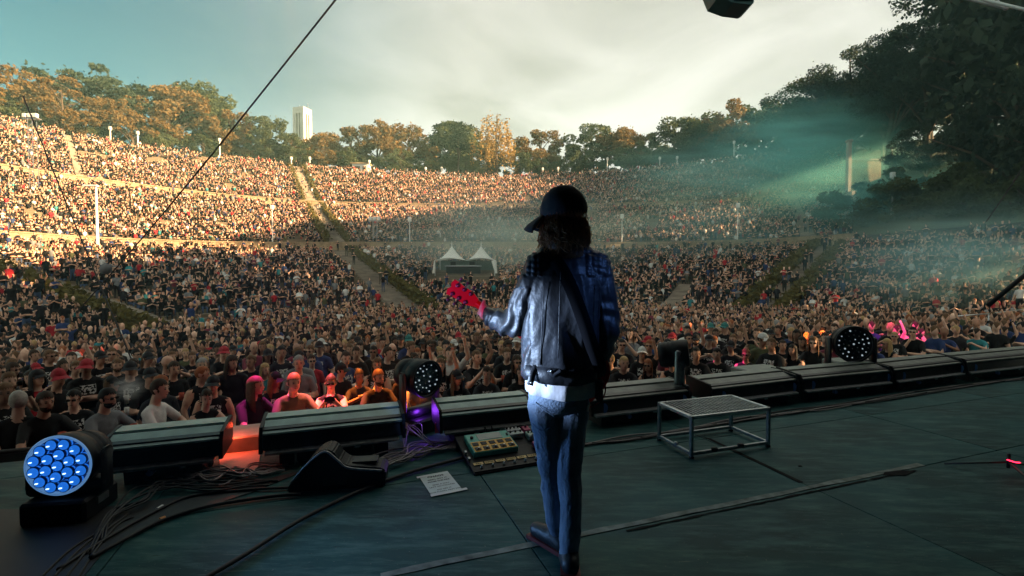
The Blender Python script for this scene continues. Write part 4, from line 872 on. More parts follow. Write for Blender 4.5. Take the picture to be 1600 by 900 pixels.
def person_prims(pose, yaw=0.0, nod=0.0, hair=False, legs=True, seated=False, lean=0.0):
    dz = -.81 if seated else 0.0; Lm = Matrix.Translation((0, 0, .92 + dz)) @ Matrix.Rotation(-lean, 4, 'X') @ Matrix.Translation((0, 0, -.92 - dz))
    T = lambda p: Lm @ Vector((p[0], p[1], p[2] + dz)); pr = []; E = lambda c, r, g, rot=None: pr.append(('e', tuple(T(c)), r, rot, g)); Cc = lambda a, b, ra, rb, g: pr.append(('c', tuple(a), tuple(b), ra, rb, g))
    E((0, -.005, 1.26), (.165, .115, .20), SHIRT); E((0, .012, 1.06), (.165, .122, .17), SHIRT); E((0, 0, .93), (.172, .125, .12), LEGS if not seated else SHIRT)
    Cc(T((-.135, -.01, 1.385)), T((.135, -.01, 1.385)), .066, .066, SHIRT); Cc(T((-.09, -.015, 1.41)), T((.09, -.015, 1.41)), .058, .058, SHIRT); Cc(T((0, -.02, 1.41)), T((0, .0, 1.56)), .062, .054, SKIN)
    hc = T((0, .025, 1.645)); hr = Matrix.Rotation(yaw, 3, 'Z') @ Matrix.Rotation(-nod, 3, 'X'); H = lambda p: tuple(hc + hr @ Vector(p)); hq = hr.to_quaternion()
    pr.append(('e', H((0, -.005, .02)), (.076, .096, .105), hq, SKIN)); pr.append(('e', H((0, .025, -.045)), (.060, .068, .075), hq, SKIN)); pr.append(('e', H((0, .058, -.093)), (.030, .028, .024), hq, SKIN))
    pr.append(('c', H((0, .088, .004)), H((0, .107, -.028)), .010, .013, SKIN))
    for s in (-1, 1): pr.append(('e', H((s * .078, -.008, -.01)), (.012, .022, .03), hq, SKIN))
    if hair: pr.append(('e', H((0, -.014, .046)), (.084, .101, .104), hq, HAIRR))
    hands = []
    for s, (e, w) in zip((-1, 1), (ARMS[pose][:2], ARMS[pose][2:])):
        sh = T((s * .168, -.01, 1.375)); el = T(e); wr = T(w); mid = sh.lerp(el, .62)
        Cc(sh, mid, .060, .056, SLEEVE); Cc(mid, el, .047, .042, SKIN); Cc(el, wr, .042, .029, SKIN); d = (wr - el).normalized(); hd = wr + d * .055; Cc(wr, hd, .028, .034, SKIN); hands.append((wr, d, s))
    if legs:
        for s in (-1, 1):
            if seated: hp, kn, an, to = (s * .09, .02, .09), (s * .13, .43, .10), (s * .13, .44, -.32), (s * .13, .58, -.37)
            else: hp, kn, an, to = (s * .092, 0, .90), (s * .10, .02, .49), (s * .10, -.02, .09), (s * .12, .13, .04)
            Cc(hp, kn, .088, .062, LEGS); Cc(kn, an, .060, .045, LEGS); Cc((an[0], an[1], an[2] - .01), to, .045, .04, SHOE)
    return pr, hc, hr, hands
def fingers(hands):
    mb = MB()
    for wr, d, s in hands:
        side = d.cross(Vector((0, 0, 1))); side = side.normalized() if side.length > .2 else Vector((1, 0, 0)); dn = side.cross(d).normalized()
        for k, ln in enumerate((.062, .074, .070, .054)):
            b = wr + d * .075 + side * (k - 1.5) * .018; m_ = b + d * ln * .5 + dn * .004; e = m_ + d * ln * .38 - dn * ln * .30 * (1 if dn.z > 0 else -1); mb.tube([b - d * .02, m_, e], [.0095, .0088, .006], 4)
        b = wr + d * .03 + side * (-.026 if s > 0 else .026); mb.tube([b, b + d * .03 + side * (-.022 if s > 0 else .022), b + d * .058 + side * (-.024 if s > 0 else .024)], [.012, .0105, .007], 4)
    return mb
BODY = {}
def body(pose, yaw, nod, seated=False, lean=0.0, tris=1500):
    pr, hc, hr, hands = person_prims(pose, yaw, nod, False, True, seated, lean); V, F, reg = fuse(pr, .0125, tris, 3)
    mb = MB(); mb.v = [tuple(v) for v in V.tolist()]; mb.f = [tuple(f) for f in F.tolist()]; mb.m = reg.tolist()
    fb = fingers(hands); mb.add(fb.v, fb.f, SKIN); H = lambda p: hc + hr @ Vector(p); hq = hr.to_quaternion()
    for s in (-1, 1):
        mb.ball(H((s * .031, .083, .006)), (.0155, .008, .0085), 1, 5, hq); mb.ball(H((s * .031, .086, .026)), (.019, .008, .0045), 1, 5, hq)
    mb.ball(H((0, .0885, -.060)), (.025, .007, .008), 1, 6, hq)
    me = mb.mesh('person', [M['skin'], M['shirt'], M['sleeve'], M['legs'], M['rubber'], M['eye'], M['lip']], True); return me, hc, hr
def cut_shell(r, c, keep, jit=.003, sub=3):
    bm = bmesh.new(); bmesh.ops.create_icosphere(bm, subdivisions=sub, radius=1.0)
    for v in bm.verts: k = 1 + jit / .09 * mnoise.noise(v.co * 5); v.co = Vector((v.co.x * r[0] * k + c[0], v.co.y * r[1] * k + c[1], v.co.z * r[2] * k + c[2]))
    bmesh.ops.delete(bm, geom=[f for f in bm.faces if not keep(f.calc_center_median())], context='FACES'); return bm
hl = lambda p: p.z > (.062 if p.y > .03 else (.0 if p.y > -.02 else -.06) - (.02 if abs(p.x) > .05 and p.y < .03 else 0))
def acc(name, fn): mb = MB(); fn(mb); return mb.mesh(name, M['tint'], True)
def f_long(mb):
    mb.bm(cut_shell((.087, .108, .118), (0, -.008, .02), hl, .008)); n = 14; vs = []
    for k, (z, r) in enumerate(((.03, 1.0), (-.06, 1.08), (-.15, 1.12), (-.24, 1.15), (-.31, .95))):
        for i in range(n + 1): a = R(-25 + 230 * i / n) + math.pi; j = 1 + .09 * mnoise.noise(Vector((i * .9, k * .7, 3))); vs.append((.088 * r * j * math.cos(a), .10 * r * j * math.sin(a) - .01, z - (.02 * ((i * 7) % 3) if k == 4 else 0)))
    mb.add(vs, [(k * (n + 1) + i, k * (n + 1) + i + 1, (k + 1) * (n + 1) + i + 1, (k + 1) * (n + 1) + i) for k in range(4) for i in range(n)])
def f_cap(mb):
    mb.bm(cut_shell((.086, .106, .112), (0, -.004, .028), lambda p: p.z > .035, .001)); n = 9; vs = []
    for k, q in enumerate((.09, .135, .172)):
        for i in range(n): a = R(28 + 124 * i / (n - 1)); vs.append((q * .78 * math.cos(a), .02 + q * (.92 if k else .95) * math.sin(a) ** .8, .052 - .012 * k - .022 * abs(math.cos(a)) ** 2 * k))
    mb.add(vs, [(k * n + i, k * n + i + 1, (k + 1) * n + i + 1, (k + 1) * n + i) for k in range(2) for i in range(n - 1)]); mb.ball((0, -.004, .141), .008, 1)
ACC = {'short': acc('hair', lambda mb: mb.bm(cut_shell((.083, .103, .115), (0, -.006, .022), hl, .006))), 'buzz': acc('hair', lambda mb: mb.bm(cut_shell((.0785, .0985, .108), (0, -.006, .020), hl, .001))),
 'long': acc('hair', f_long), 'bun': acc('hair', lambda mb: (mb.bm(cut_shell((.083, .103, .115), (0, -.006, .022), hl, .004)), mb.ball((0, -.10, .09), .042, 2))), 'cap': acc('cap', f_cap),
 'beard': acc('beard', lambda mb: mb.bm(cut_shell((.0645, .074, .080), (0, .026, -.048), lambda p: p.z < -.050 and p.y > .01 and not (abs(p.x) < .026 and -.074 < p.z and p.y > .05), .004))),
 'shades': acc('sunglasses', lambda mb: (mb.box((-.032, .094, .006), (.046, .012, .030), bev=.004), mb.box((.032, .094, .006), (.046, .012, .030), bev=.004), mb.box((0, .095, .014), (.03, .006, .006)), mb.box((-.072, .04, .012), (.005, .11, .006)), mb.box((.072, .04, .012), (.005, .11, .006)))),
 'cup': acc('cup', lambda mb: mb.lathe([(.028, -.06), (.037, .06), (.034, .06), (.026, -.05)], 12)), 'phone': acc('phone', lambda mb: mb.box((0, 0, 0), (.15, .01, .075), bev=.003))}
SK = [((.66, .40, .28), 4), ((.58, .33, .23), 4), ((.50, .27, .18), 3), ((.72, .46, .34), 3), ((.28, .15, .10), 1)]
HR = [((.035, .022, .014), 'dark-haired', 6), ((.012, .010, .009), 'black-haired', 4), ((.11, .06, .03), 'brown-haired', 4), ((.36, .24, .11), 'fair-haired', 1.2), ((.24, .23, .22), 'grey-haired', 1), ((.25, .08, .03), 'red-haired', 1)]
SH = [((.005, .005, .006), 'black', 38), ((.014, .015, .019), 'charcoal', 8), ((.16, .17, .18), 'grey', 3), ((.62, .62, .60), 'white', 3), ((.38, .02, .03), 'red', 2), ((.02, .04, .12), 'navy', 4), ((.03, .20, .22), 'teal', 1), ((.07, .08, .04), 'olive', 2), ((.16, .03, .05), 'maroon', 1)]
LG = [((.012, .013, .016), 5), ((.05, .08, .15), 4), ((.09, .08, .06), 2)]
def wpick(L): return random.choices(L, [q[-1] for q in L])[0]
random.seed(21)
# ---- where everybody is
def proj(p):
    x, y, z = p[0], p[1], p[2] - EYE; f = y * _cp + z * _sp; up = -y * _sp + z * _cp
    return (800 + FPX * x / f, 450 - FPX * up / f, f) if f > .5 else (1e9, 1e9, f)
ppl = []   # (x, y, z, state, row)
def seen(x, y, z, m=60): a, b, f = proj((x, y, z)); return -m < a < 1600 + m and b < 960
fr = []
s = -6.6
while s < 10.5:
    p = st(s, BT + .40 + random.uniform(-.05, .05)); fr.append((p.x, p.y)); s += random.uniform(.50, .68)
for x, y in fr:
    if seen(x, y, GZ + 1.7): ppl.append((x, y, GZ, 'rail', 0))
row = 1; t = BT + 1.0
while t < 46:
    gap = .56 + .004 * t; s = -60 + random.random()
    while s < 62:
        p = st(s + random.uniform(-.13, .13), t + random.uniform(-.16, .16)); s += gap * random.uniform(.92, 1.22)
        if p.y < 3 or abs(p.x / p.y) > 1.25 or p.y > float(PIT(p.x / p.y)) - .3: continue
        if random.random() < .05 + .004 * t: continue
        if any(-3.5 < proj((p.x, p.y, GZ))[0] - c < 3.5 for c in ()) : continue
        if seen(p.x, p.y, GZ + 1.7): ppl.append((p.x, p.y, pit_z(p.x, p.y), 'pit', row))
    t += gap * 1.08; row += 1
TENT = (at_y(729, 440, 57).x, 57.0)
for bi, (nm, fi, fo, zi, zo, n, u0, u1) in enumerate(BLK):
    dz = (zo - zi) / n
    for i in range(n):
        u = max(u0, -1.16); um = min(u1, 1.16)
        while u < um:
            a, b = float(fi(u)), float(fo(u)); y0 = a + (b - a) * i / n; sit = random.random() < (.80 if nm == 'lower' else .72)
            y = y0 + (.24 if sit else .55); step = random.uniform(.48, .70) * (1.0 if nm == 'lower' else 1.04)
            um_ = u; u += step / (y0 * (1 + .0))
            x = um_ * y + random.uniform(-.06, .06)
            if in_stair(x, y) or random.random() < .04 or mnoise.noise(Vector((x * .22, y * .22, bi * 7))) < -.42: continue
            if abs(x - TENT[0]) < 3.9 and -7.5 < y - TENT[1] < 2.4: continue
            z = zi + dz * (i + 1)
            if seen(x, y, z + 1): ppl.append((x, y, z + (.10 if sit else 0), 'sit' if sit else 'stand', bi))
for a, b, w, lab, h in STAIRS[:7]:      # a few people on the stairs
    for k in range(7 if 'people' not in lab else 18):
        f = random.random(); c = a.lerp(b, f); off = random.uniform(-.35, .35) * w; d = (b - a).normalized(); x, y = c.x + d.y * off, c.y - d.x * off
        ppl.append((x, y, surf(x, y) + .2, 'stand', 9))
FACE = Vector((.6, 3.4, 0))
ppl.sort(key=lambda q: q[0] ** 2 + q[1] ** 2)
vis = [q for q in ppl if -25 < proj((q[0], q[1], q[2] + 1.5))[0] < 1625]
near, rest = vis[:300], [q for q in ppl if q not in set(vis[:300])]
# ---- the 300 nearest: individuals
BP = {'rail': [('rail', 0, .05, .10), ('rail', .35, .0, .14), ('rail', -.3, .12, .06)], 'hang': [('hang', .1, 0, 0), ('hang', -.35, .05, 0), ('hang', .6, .15, .03)], 'cross': [('cross', 0, .02, 0), ('cross', .3, 0, -.03), ('cross', -.5, .1, .02)], 'phone': [('phone', 0, 0, 0), ('phone', .2, -.1, -.04)], 'raise': [('raise', -.1, -.1, 0), ('raise', .3, -.15, .04)],
      'clap': [('clap', .15, 0, 0), ('clap', -.4, .05, .05)], 'cup': [('cup', -.2, .05, 0), ('cup', .25, 0, 0)], 'chin': [('chin', .1, .1, .05)], 'sitcross': [('cross', .1, .05, .1)], 'sitclap': [('clap', -.2, .0, .15)]}
for k, L in BP.items(): BODY[k] = [body(p, y, nd_, k.startswith('sit'), ln) for p, y, nd_, ln in L]
POSETXT = {'rail': 'leaning with folded arms on the barrier', 'hang': 'standing with arms down', 'cross': 'standing with arms crossed', 'phone': 'holding a phone up', 'raise': 'with one arm raised', 'clap': 'clapping', 'cup': 'holding a plastic cup', 'chin': 'with a hand at the chin', 'sitcross': 'seated with arms crossed', 'sitclap': 'seated and clapping'}
def face_rot(x, y, j): return math.atan2(-(FACE.x - x), FACE.y - y) + j
for x, y, z, stt, row in near:
    key = 'rail' if stt == 'rail' and random.random() < .8 else ('sitcross' if random.random() < .6 else 'sitclap') if stt == 'sit' else random.choices(['hang', 'cross', 'phone', 'raise', 'clap', 'cup', 'chin'], [5, 6, 2, 1.6, 3, 3, 2])[0]
    me, hc, hr = random.choice(BODY[key]); sk = wpick(SK)[0]; h, hn, _ = wpick(HR); c, cn_, _ = wpick(SH); lg = wpick(LG)[0]; j = random.uniform(.88, 1.12)
    woman = random.random() < .34; sc = random.uniform(.90, .97) if woman else random.uniform(.96, 1.06); wd = random.uniform(.90, 1.0) if woman else random.uniform(.94, 1.08)
    o = link('person', me, None, (x, y, z), (0, 0, face_rot(x, y, random.gauss(0, .28)))); o.scale = (sc * wd, sc * wd * random.uniform(.95, 1.08), sc)
    o['skin'] = [q * j for q in sk]; o['legs'] = list(lg); o['print'] = 1.0 if random.random() < .62 and cn_ in ('black', 'charcoal', 'navy') else 0.0; tank = random.random() < (.3 if woman else .08); o['sleeve'] = [q * j for q in sk] if tank else list(c); o.color = (*c, 1)
    def put(k, col, off=(0, 0, 0), nm=None):
        a = link(nm or k, ACC[k], o, hc + hr @ Vector(off), hr.to_euler()); a.color = (*col, 1); return a
    hs = random.choices(['long', 'bun', 'short'], [6, 2, 2])[0] if woman else random.choices(['short', 'buzz', 'bald', 'long'], [6, 2, .5, 1.6])[0]
    bits = []
    if hs != 'bald': put(hs, h, nm='hair')
    bits.append({'long': 'long ' + hn, 'bun': hn + ' bun-wearing', 'short': hn, 'buzz': 'cropped ' + hn, 'bald': 'bald'}[hs])
    ex = []
    if hs != 'bun' and random.random() < .2: cc = wpick([((.012, .012, .014), 'black', 6), ((.3, .02, .03), 'red', 1), ((.5, .5, .48), 'white', 1), ((.03, .15, .14), 'teal', 1)]); put('cap', cc[0]); ex.append(cc[1] + ' cap')
    if not woman and random.random() < .27: put('beard', tuple(q * .9 for q in h)); ex.append('beard')
    if random.random() < .2: put('shades', (.006, .006, .007), nm='sunglasses'); ex.append('sunglasses')
    if key in ('cup', 'rail') and (key == 'cup' or random.random() < .3): a = link('cup', ACC['cup'], o, (.11, .40, 1.26) if key == 'cup' else (.0, .44, 1.26)); a.color = random.choice([(.5, .10, .06, 1), (.7, .7, .66, 1)]); 
    if key == 'phone': a = link('phone', ACC['phone'], o, (0, .42, 1.50)); a.color = (.01, .01, .012, 1)
    lab = f"{bits[0]} person{' with ' + ' and '.join(ex) if ex else ''} in {cn_} {'vest' if tank else 't-shirt'}{' with white print' if o['print'] > 0 else ''} {POSETXT[key]}"
    w_ = lab.split(); lab = ' '.join(w_[:16]); tag(o, lab, 'person', 'people in the crowd')
me, hc, hr = BODY['hang'][0]; p = at_z(28, 626, GZ + 1.66); o = link('person', me, None, (p.x, p.y, GZ), (0, 0, R(35))); o['skin'] = [.5, .3, .22]; o['legs'] = [.012, .013, .016]; o['print'] = 0.0; o['sleeve'] = [.01, .01, .012]; o.color = (.01, .01, .012, 1); tag(o, 'grey-haired person in a black shirt with back turned beside the silver railing', 'person', 'people in the crowd'); a = link('hair', ACC['short'], o, hc, hr.to_euler()); a.color = (.33, .31, .28, 1)
# ---- everybody else: one continuous crowd
LOD = {}
for pose in ('hang', 'cross', 'clap', 'raise', 'cup'):
    LOD[('mid', 'st', pose)] = fuse(person_prims(pose, .1, 0, True)[0], .02, 300, 1)
    LOD[('low', 'st', pose)] = fuse(person_prims(pose, .1, 0, True)[0], .03, 84, 1)
for pose in ('cross', 'clap', 'hang', 'raise'):
    pz = pose
    LOD[('mid', 'si', pose)] = fuse(person_prims(pz, .1, 0, True, True, True, .08)[0], .02, 300, 1)
    LOD[('low', 'si', pose)] = fuse(person_prims(pz, .1, 0, True, True, True, .08)[0], .03, 80, 1)
    LOD[('far', 'si', pose)] = fuse(person_prims(pz, .0, 0, True, False, True, .08)[0], .04, 46, 0)
    LOD[('far', 'st', pose)] = fuse(person_prims(pz, .0, 0, True, False, False, 0)[0], .04, 46, 0)
bk = {}
for i, (x, y, z, stt, row) in enumerate(rest):
    lv = 'mid' if i < 2000 else ('low' if y < 62 and row in (0, 1, 2) or i < 7000 else 'far'); sd_ = 'si' if stt == 'sit' else 'st'
    ch = [k for k in LOD if k[0] == lv and k[1] == sd_]; wts = [.35 if k[2] == 'raise' else 1.0 for k in ch]; bk.setdefault(random.choices(ch, wts)[0], []).append((x, y, z))
AV, AF, AC = [], [], []; base = 0
skp = np.array([q[0] for q in SK]); skw = np.array([q[-1] for q in SK], float); hrp = np.array([q[0] for q in HR]); hrw = np.array([q[-1] for q in HR], float); shp = np.array([q[0] for q in SH]); shw = np.array([q[-1] for q in SH], float); lgp = np.array([q[0] for q in LG]); lgw = np.array([q[-1] for q in LG], float)
for key, L in bk.items():
    V, F, reg = LOD[key]; P = np.array(L); k = len(P); a = np.arctan2(-(FACE.x - P[:, 0]), FACE.y - P[:, 1]) + rng.normal(0, .3, k); sc = rng.uniform(.9, 1.06, k); wd = sc * rng.uniform(.90, 1.06, k)
    X, Yv, Z = V[:, 0], V[:, 1], V[:, 2]; ca, sa = np.cos(a), np.sin(a)
    VX = (ca[:, None] * X - sa[:, None] * Yv) * wd[:, None] + P[:, 0:1]; VY = (sa[:, None] * X + ca[:, None] * Yv) * wd[:, None] + P[:, 1:2]; VZ = Z * sc[:, None] + P[:, 2:3]
    AV.append(np.stack([VX, VY, VZ], -1).reshape(-1, 3)); AF.append((F[None] + (base + np.arange(k)[:, None, None] * len(V))).reshape(-1, 3)); base += k * len(V)
    pal = np.zeros((k, 6, 3)); sk = skp[rng.choice(len(skp), k, p=skw / skw.sum())] * rng.uniform(.88, 1.15, (k, 1)); sh = shp[rng.choice(len(shp), k, p=shw / shw.sum())]
    pal[:, SKIN] = sk; pal[:, SHIRT] = sh; tk = rng.random(k) < .16; pal[:, SLEEVE] = np.where(tk[:, None], sk, sh); pal[:, LEGS] = lgp[rng.choice(len(lgp), k, p=lgw / lgw.sum())]; sht = rng.random(k) < .4; pal[:, LEGS] = np.where(sht[:, None] , pal[:, LEGS] , pal[:, LEGS]); pal[:, SHOE] = .015; hh = hrp[rng.choice(len(hrp), k, p=hrw / hrw.sum())]; bd = rng.random(k) < .09; pal[:, HAIRR] = np.where(bd[:, None], sk, hh)
    AC.append(pal[:, reg].reshape(-1, 3))
AV = np.concatenate(AV); AF = np.concatenate(AF); AC = np.concatenate(AC)
me = bpy.data.meshes.new('crowd'); me.vertices.add(len(AV)); me.vertices.foreach_set('co', AV.astype(np.float32).ravel()); me.loops.add(AF.size); me.loops.foreach_set('vertex_index', AF.astype(np.int32).ravel())
me.polygons.add(len(AF)); me.polygons.foreach_set('loop_start', np.arange(0, AF.size, 3, dtype=np.int32)); me.materials.append(M['crowd']); me.update(calc_edges=True)
at = me.attributes.new('col', 'FLOAT_COLOR', 'FACE'); at.data.foreach_set('color', np.concatenate([AC, np.ones((len(AC), 1))], 1).astype(np.float32).ravel())
me.polygons.foreach_set('use_smooth', np.ones(len(AF), bool)); tag(link('crowd', me), 'dense concert crowd filling the pit and the stands', 'crowd', kind='stuff')
print('people', len(ppl), 'crowd tris', len(AF))
# ================================================================== the guitarist
YG = 2.36
G = lambda px, py, dy=0.0: tuple(at_y(px, py, YG + dy))
M['leather'] = mat('black_leather', (0.018, 0.020, 0.025), 0.48, var=.5, scale=9, bump=.22, bscale=30, spec=.5)
M['denim'] = mat('blue_denim', (0.10, 0.145, 0.21), 0.9, var=.4, scale=5, bump=.35, bscale=90, spec=.15, col2=(.26, .32, .41))
M['tee'] = mat('white_tee', (0.62, 0.60, 0.62), 0.85, var=.06, bump=.1)
M['gskin'] = mat('hand_skin', (0.58, 0.35, 0.27), 0.5, var=.08)
M['ghair'] = mat('brown_hair', (0.20, 0.095, 0.040), 0.45, var=.4, scale=30, trans=.45)
M['capm'] = mat('black_cap_cloth', (0.010, 0.011, 0.013), 0.85, var=.3, bump=.1, bscale=150)
M['guitar'] = mat('cherry_lacquer', (0.45, 0.012, 0.006), 0.3, var=.15, scale=5, spec=.2)
M['gold'] = mat('dark_tuner', (0.10, 0.09, 0.14), 0.3, .6)
def solid(name, prims, voxel, tris, mats, parent, regmap=None, disp=None, smooth=3):
    V, F, reg = fuse(prims, voxel, tris, smooth)
    mb = MB(); mb.v = [tuple(v) for v in V.tolist()]; mb.f = [tuple(f) for f in F.tolist()]; mb.m = reg.tolist(); me = mb.mesh(name, mats, True)
    if disp:
        me.update(); N = [v.normal.copy() for v in me.vertices]
        for v, nn in zip(me.vertices, N): v.co += nn * disp(v.co)
        me.update()
    return link(name, me, parent)
def guitarist():
    body_root = None; pr = []
    c = lambda a, b, ra, rb, g=0: pr.append(('c', a, b, ra, rb, g)); e = lambda p, r, g=0, rot=None: pr.append(('e', p, r, rot, g))
    # --- body: legs in jeans, trunk, neck, head
    hL, hR = G(850, 632), G(896, 632); kL, kR = G(860, 737, .02), G(888, 742, -.03); aL, aR = G(871, 832, .08), G(889, 862, -.08)
    e(G(873, 615), (.150, .115, .11)); c(hL, kL, .080, .056); c(hR, kR, .080, .056); c(kL, G(864, 775, .02), .054, .053); c(kR, G(893, 780, -.05), .054, .053); c(G(864, 775, .02), aL, .053, .043); c(G(893, 780, -.05), aR, .053, .044)
    e(G(876, 540), (.15, .105, .22), 2); e(G(880, 470), (.165, .105, .18), 2); c(G(880, 405), G(880, 372), .058, .055, 1)
    hd = Vector(G(880, 348)); hr = Matrix.Rotation(R(58), 3, 'Z') @ Matrix.Rotation(R(-6), 3, 'X'); hq = hr.to_quaternion(); H = lambda p: tuple(hd + hr @ Vector(p))
    e(H((0, -.005, .03)), (.078, .098, .108), 1, hq); e(H((0, .03, -.04)), (.062, .068, .075), 1, hq); e(H((0, .06, -.09)), (.03, .028, .024), 1, hq); c(H((0, .09, .01)), H((0, .11, -.025)), .010, .013, 1)
    for s in (-1, 1): e(H((s * .079, -.008, -.005)), (.012, .022, .03), 1, hq)
    # left wrist and fretting hand, right wrist
    nut = Vector(G(745, 474, .28)); nb = Vector(G(822, 526, .22)); nd_ = (nb - nut).normalized()
    wl = G(764, 493, .235); pm = Vector(G(756, 487, .245)); c(G(800, 506, .12), wl, .034, .030, 1); e(tuple(pm), (.030, .036, .044), 1)
    nk = nut + nd_ * .035; up = Vector((0, 0, 1)); perp = (up - nd_ * up.dot(nd_)).normalized()
    tb = [tuple(pm), tuple(nk + perp * .012 + Vector((0, -.042, 0))), tuple(nk + perp * .036 - nd_ * .006 + Vector((0, -.022, 0)))]; c(tb[0], tb[1], .018, .0135, 1); c(tb[1], tb[2], .0135, .010, 1)
    for k in range(4):      # fingers go under the neck and curl over the strings on the far side
        b = pm + nd_ * (-.014 + .019 * k) - perp * .012; q1 = nk + nd_ * (.0 + .021 * k) - perp * .040 + Vector((0, .0, 0)); q2 = nk + nd_ * (.0 + .021 * k) - perp * .030 + Vector((0, .036, 0)); q3 = nk + nd_ * (.0 + .021 * k) + perp * .004 + Vector((0, .040, 0))
        c(tuple(b), tuple(q1), .0125, .0105, 1); c(tuple(q1), tuple(q2), .0105, .0095, 1); c(tuple(q2), tuple(q3), .0095, .008, 1)
    wr = G(922, 568, .30); c(G(955, 520, .06), wr, .036, .030, 1); pr_ = Vector(wr); c(wr, tuple(pr_ + Vector((-.06, .01, -.03))), .028, .034, 1)
    for k in range(4): b = pr_ + Vector((-.07, .02 - .0, -.02 - .018 * k)); c(tuple(b), tuple(b + Vector((-.045, .008, -.012))), .011, .010, 1); c(tuple(b + Vector((-.045, .008, -.012))), tuple(b + Vector((-.065, -.012, -.035))), .010, .008, 1)
    c(tuple(pr_ + Vector((-.03, -.02, .0))), tuple(pr_ + Vector((-.085, -.02, .005))), .013, .009, 1)
    def jeans(p):
        if p.z > .86 or p.x < -.03: return 0
        return .0055 * (1 - 2.4 * abs(mnoise.noise(Vector((p.x * 6 + p.z * 5, p.y * 6, p.z * 14))))) * (1.5 if .30 < p.z < .55 or p.z < .2 else .8) + .004 * mnoise.noise(p * 14)
    b = solid('person', pr, .0075, 26000, [M['denim'], M['gskin'], M['tee']], None, disp=jeans)
    tag(b, 'guitarist seen from behind in black leather jacket, jeans and cap', 'person')
    # jeans details: pocket, seam
    sm = lambda pts, r, nm, mt: MB().tube(spline(pts, 6), r, 5).build(nm, mt, b, True)
    # --- boots
    for nm, ank, toe, hl_ in (('boot', aL, (-.10, .10), (.02, -.035)), ('boot', aR, (.02, .17), (-.0, -.055))):
        x, y = ank[0], ank[1]; pb = [('c', (x, y, .05), (x + toe[0], y + toe[1], .045), .052, .040, 0), ('c', (x, y, .06), (x, y, .10), .048, .046, 0), ('c', (x + hl_[0], y + hl_[1], .045), (x, y, .06), .045, .05, 0)]
        bo = solid(nm, pb, .009, 2500, [M['leather']], b); d = Vector((toe[0] - hl_[0], toe[1] - hl_[1], 0)); ang = math.atan2(d.y, d.x); mid = Vector((x + (toe[0] + hl_[0]) / 2, y + (toe[1] + hl_[1]) / 2, .0))
        MB().prism([(-.5 * d.length - .04, 0), (-.5 * d.length - .045, .022), (.5 * d.length + .035, .02), (.5 * d.length + .035, .0)], -.046, .046, Matrix.Translation(mid) @ Matrix.Rotation(ang, 4, 'Z')).build('sole', mat('red_sole', (.16, .02, .02), .6), bo)
    # --- white tee hem: wide loose ring below the jacket
    def ring(name, rows, mt, wav, n=72, th=.0):
        vs = []; fs = []
        for k, (px, py, rx, ry) in enumerate(rows):
            cc = Vector(G(px, py))
            for i in range(n):
                a = 2 * math.pi * i / n; w = wav(a, k); vs.append((cc.x + (rx + w) * math.cos(a), cc.y + (ry + w) * math.sin(a), cc.z + .010 * math.sin(a * 2 + 1) * (k == len(rows) - 1)))
        for k in range(len(rows) - 1):
            for i in range(n): fs.append((k * n + i, k * n + (i + 1) % n, (k + 1) * n + (i + 1) % n, (k + 1) * n + i))
        mb = MB(); mb.add(vs, fs); o = mb.build(name, mt, b, True); o.modifiers.new('thick', 'SOLIDIFY').thickness = .003; return o
    ring('shirt_hem', [(876, 560, .165, .120), (876, 585, .172, .126), (877, 600, .176, .132), (877, 613, .176, .134)], M['tee'], lambda a, k: .006 * math.sin(a * 7 + .6) * (k / 3) + .004 * math.sin(a * 13 + k))
    # --- jacket: trunk, sleeves, collar in one skin with creases
    J = []; jc = lambda a, q, ra, rb: J.append(('c', a, q, ra, rb, 0)); je = lambda p, r, rot=None: J.append(('e', p, r, rot, 0))
    sL, sR = G(845, 418), G(928, 416); eL, eR = G(806, 506, .06), G(951, 512, -.01)
    J.append(('l', [(G(px, py), rx, ry) for py, rx, ry, px in ((592, .172, .126, 874), (572, .180, .135, 874), (545, .182, .134, 876), (510, .186, .133, 879), (470, .192, .132, 882), (438, .190, .122, 884), (418, .165, .105, 885), (404, .120, .085, 884))], 0))
    jc(sL, sR, .078, .078); jc(G(858, 402), G(908, 400), .062, .062); je(G(880, 392), (.085, .085, .055))
    jc(sL, G(826, 462, .02), .080, .072); jc(G(826, 462, .02), eL, .072, .066); jc(eL, G(786, 503, .14), .068, .064); jc(G(786, 503, .14), G(768, 495, .215), .062, .052)
    jc(sR, G(944, 465, -.01), .080, .068); jc(G(944, 465, -.01), eR, .068, .062); jc(eR, G(935, 562, .22), .062, .048)
    qx0, qz0 = G(915, 440)[0], G(915, 440)[2]
    def folds(p):
        d = 0.0; q = Vector(G(800, 450)); px, py, _ = proj(p)
        back = p.y < YG + .02
        # hanging creases down the back, drawn together at the waist
        a = mnoise.noise(Vector((p.x * 11 + p.z * 2.5, p.y * 3, p.z * 2.0))); d += .012 * (1 - abs(a) * 2.2) * (1 if py > 430 else .35) * (1 if 815 < px < 950 else .4)
        a2 = mnoise.noise(Vector((p.x * 30 - p.z * 9, p.y * 8, p.z * 6 + 4))); d += .003 * a2
        if px < 830 and py > 450:      # crumpled sleeve at the elbow
            d += .006 * math.sin(px * .36 + py * .10 + 4 * mnoise.noise(p * 9))
        if px > 938: d += .004 * math.sin(py * .16 + 6 * mnoise.noise(p * 6))
        # quilted shoulder panels
        for x0, x1 in ((916, 953), (822, 846)):
            if x0 < px < x1 and 396 < py < 432 and p.y < YG + .05: d = .007 * (abs(math.sin((px - x0) * math.pi / 8.5)) ** .5 * abs(math.sin((py - 396 + (px - x0) * -.25) * math.pi / 9.0)) ** .5) + .002
        if py > 578: d *= .5
        return d
    jk = solid('jacket', J, .0062, 0, [M['leather']], b, disp=folds, smooth=4)
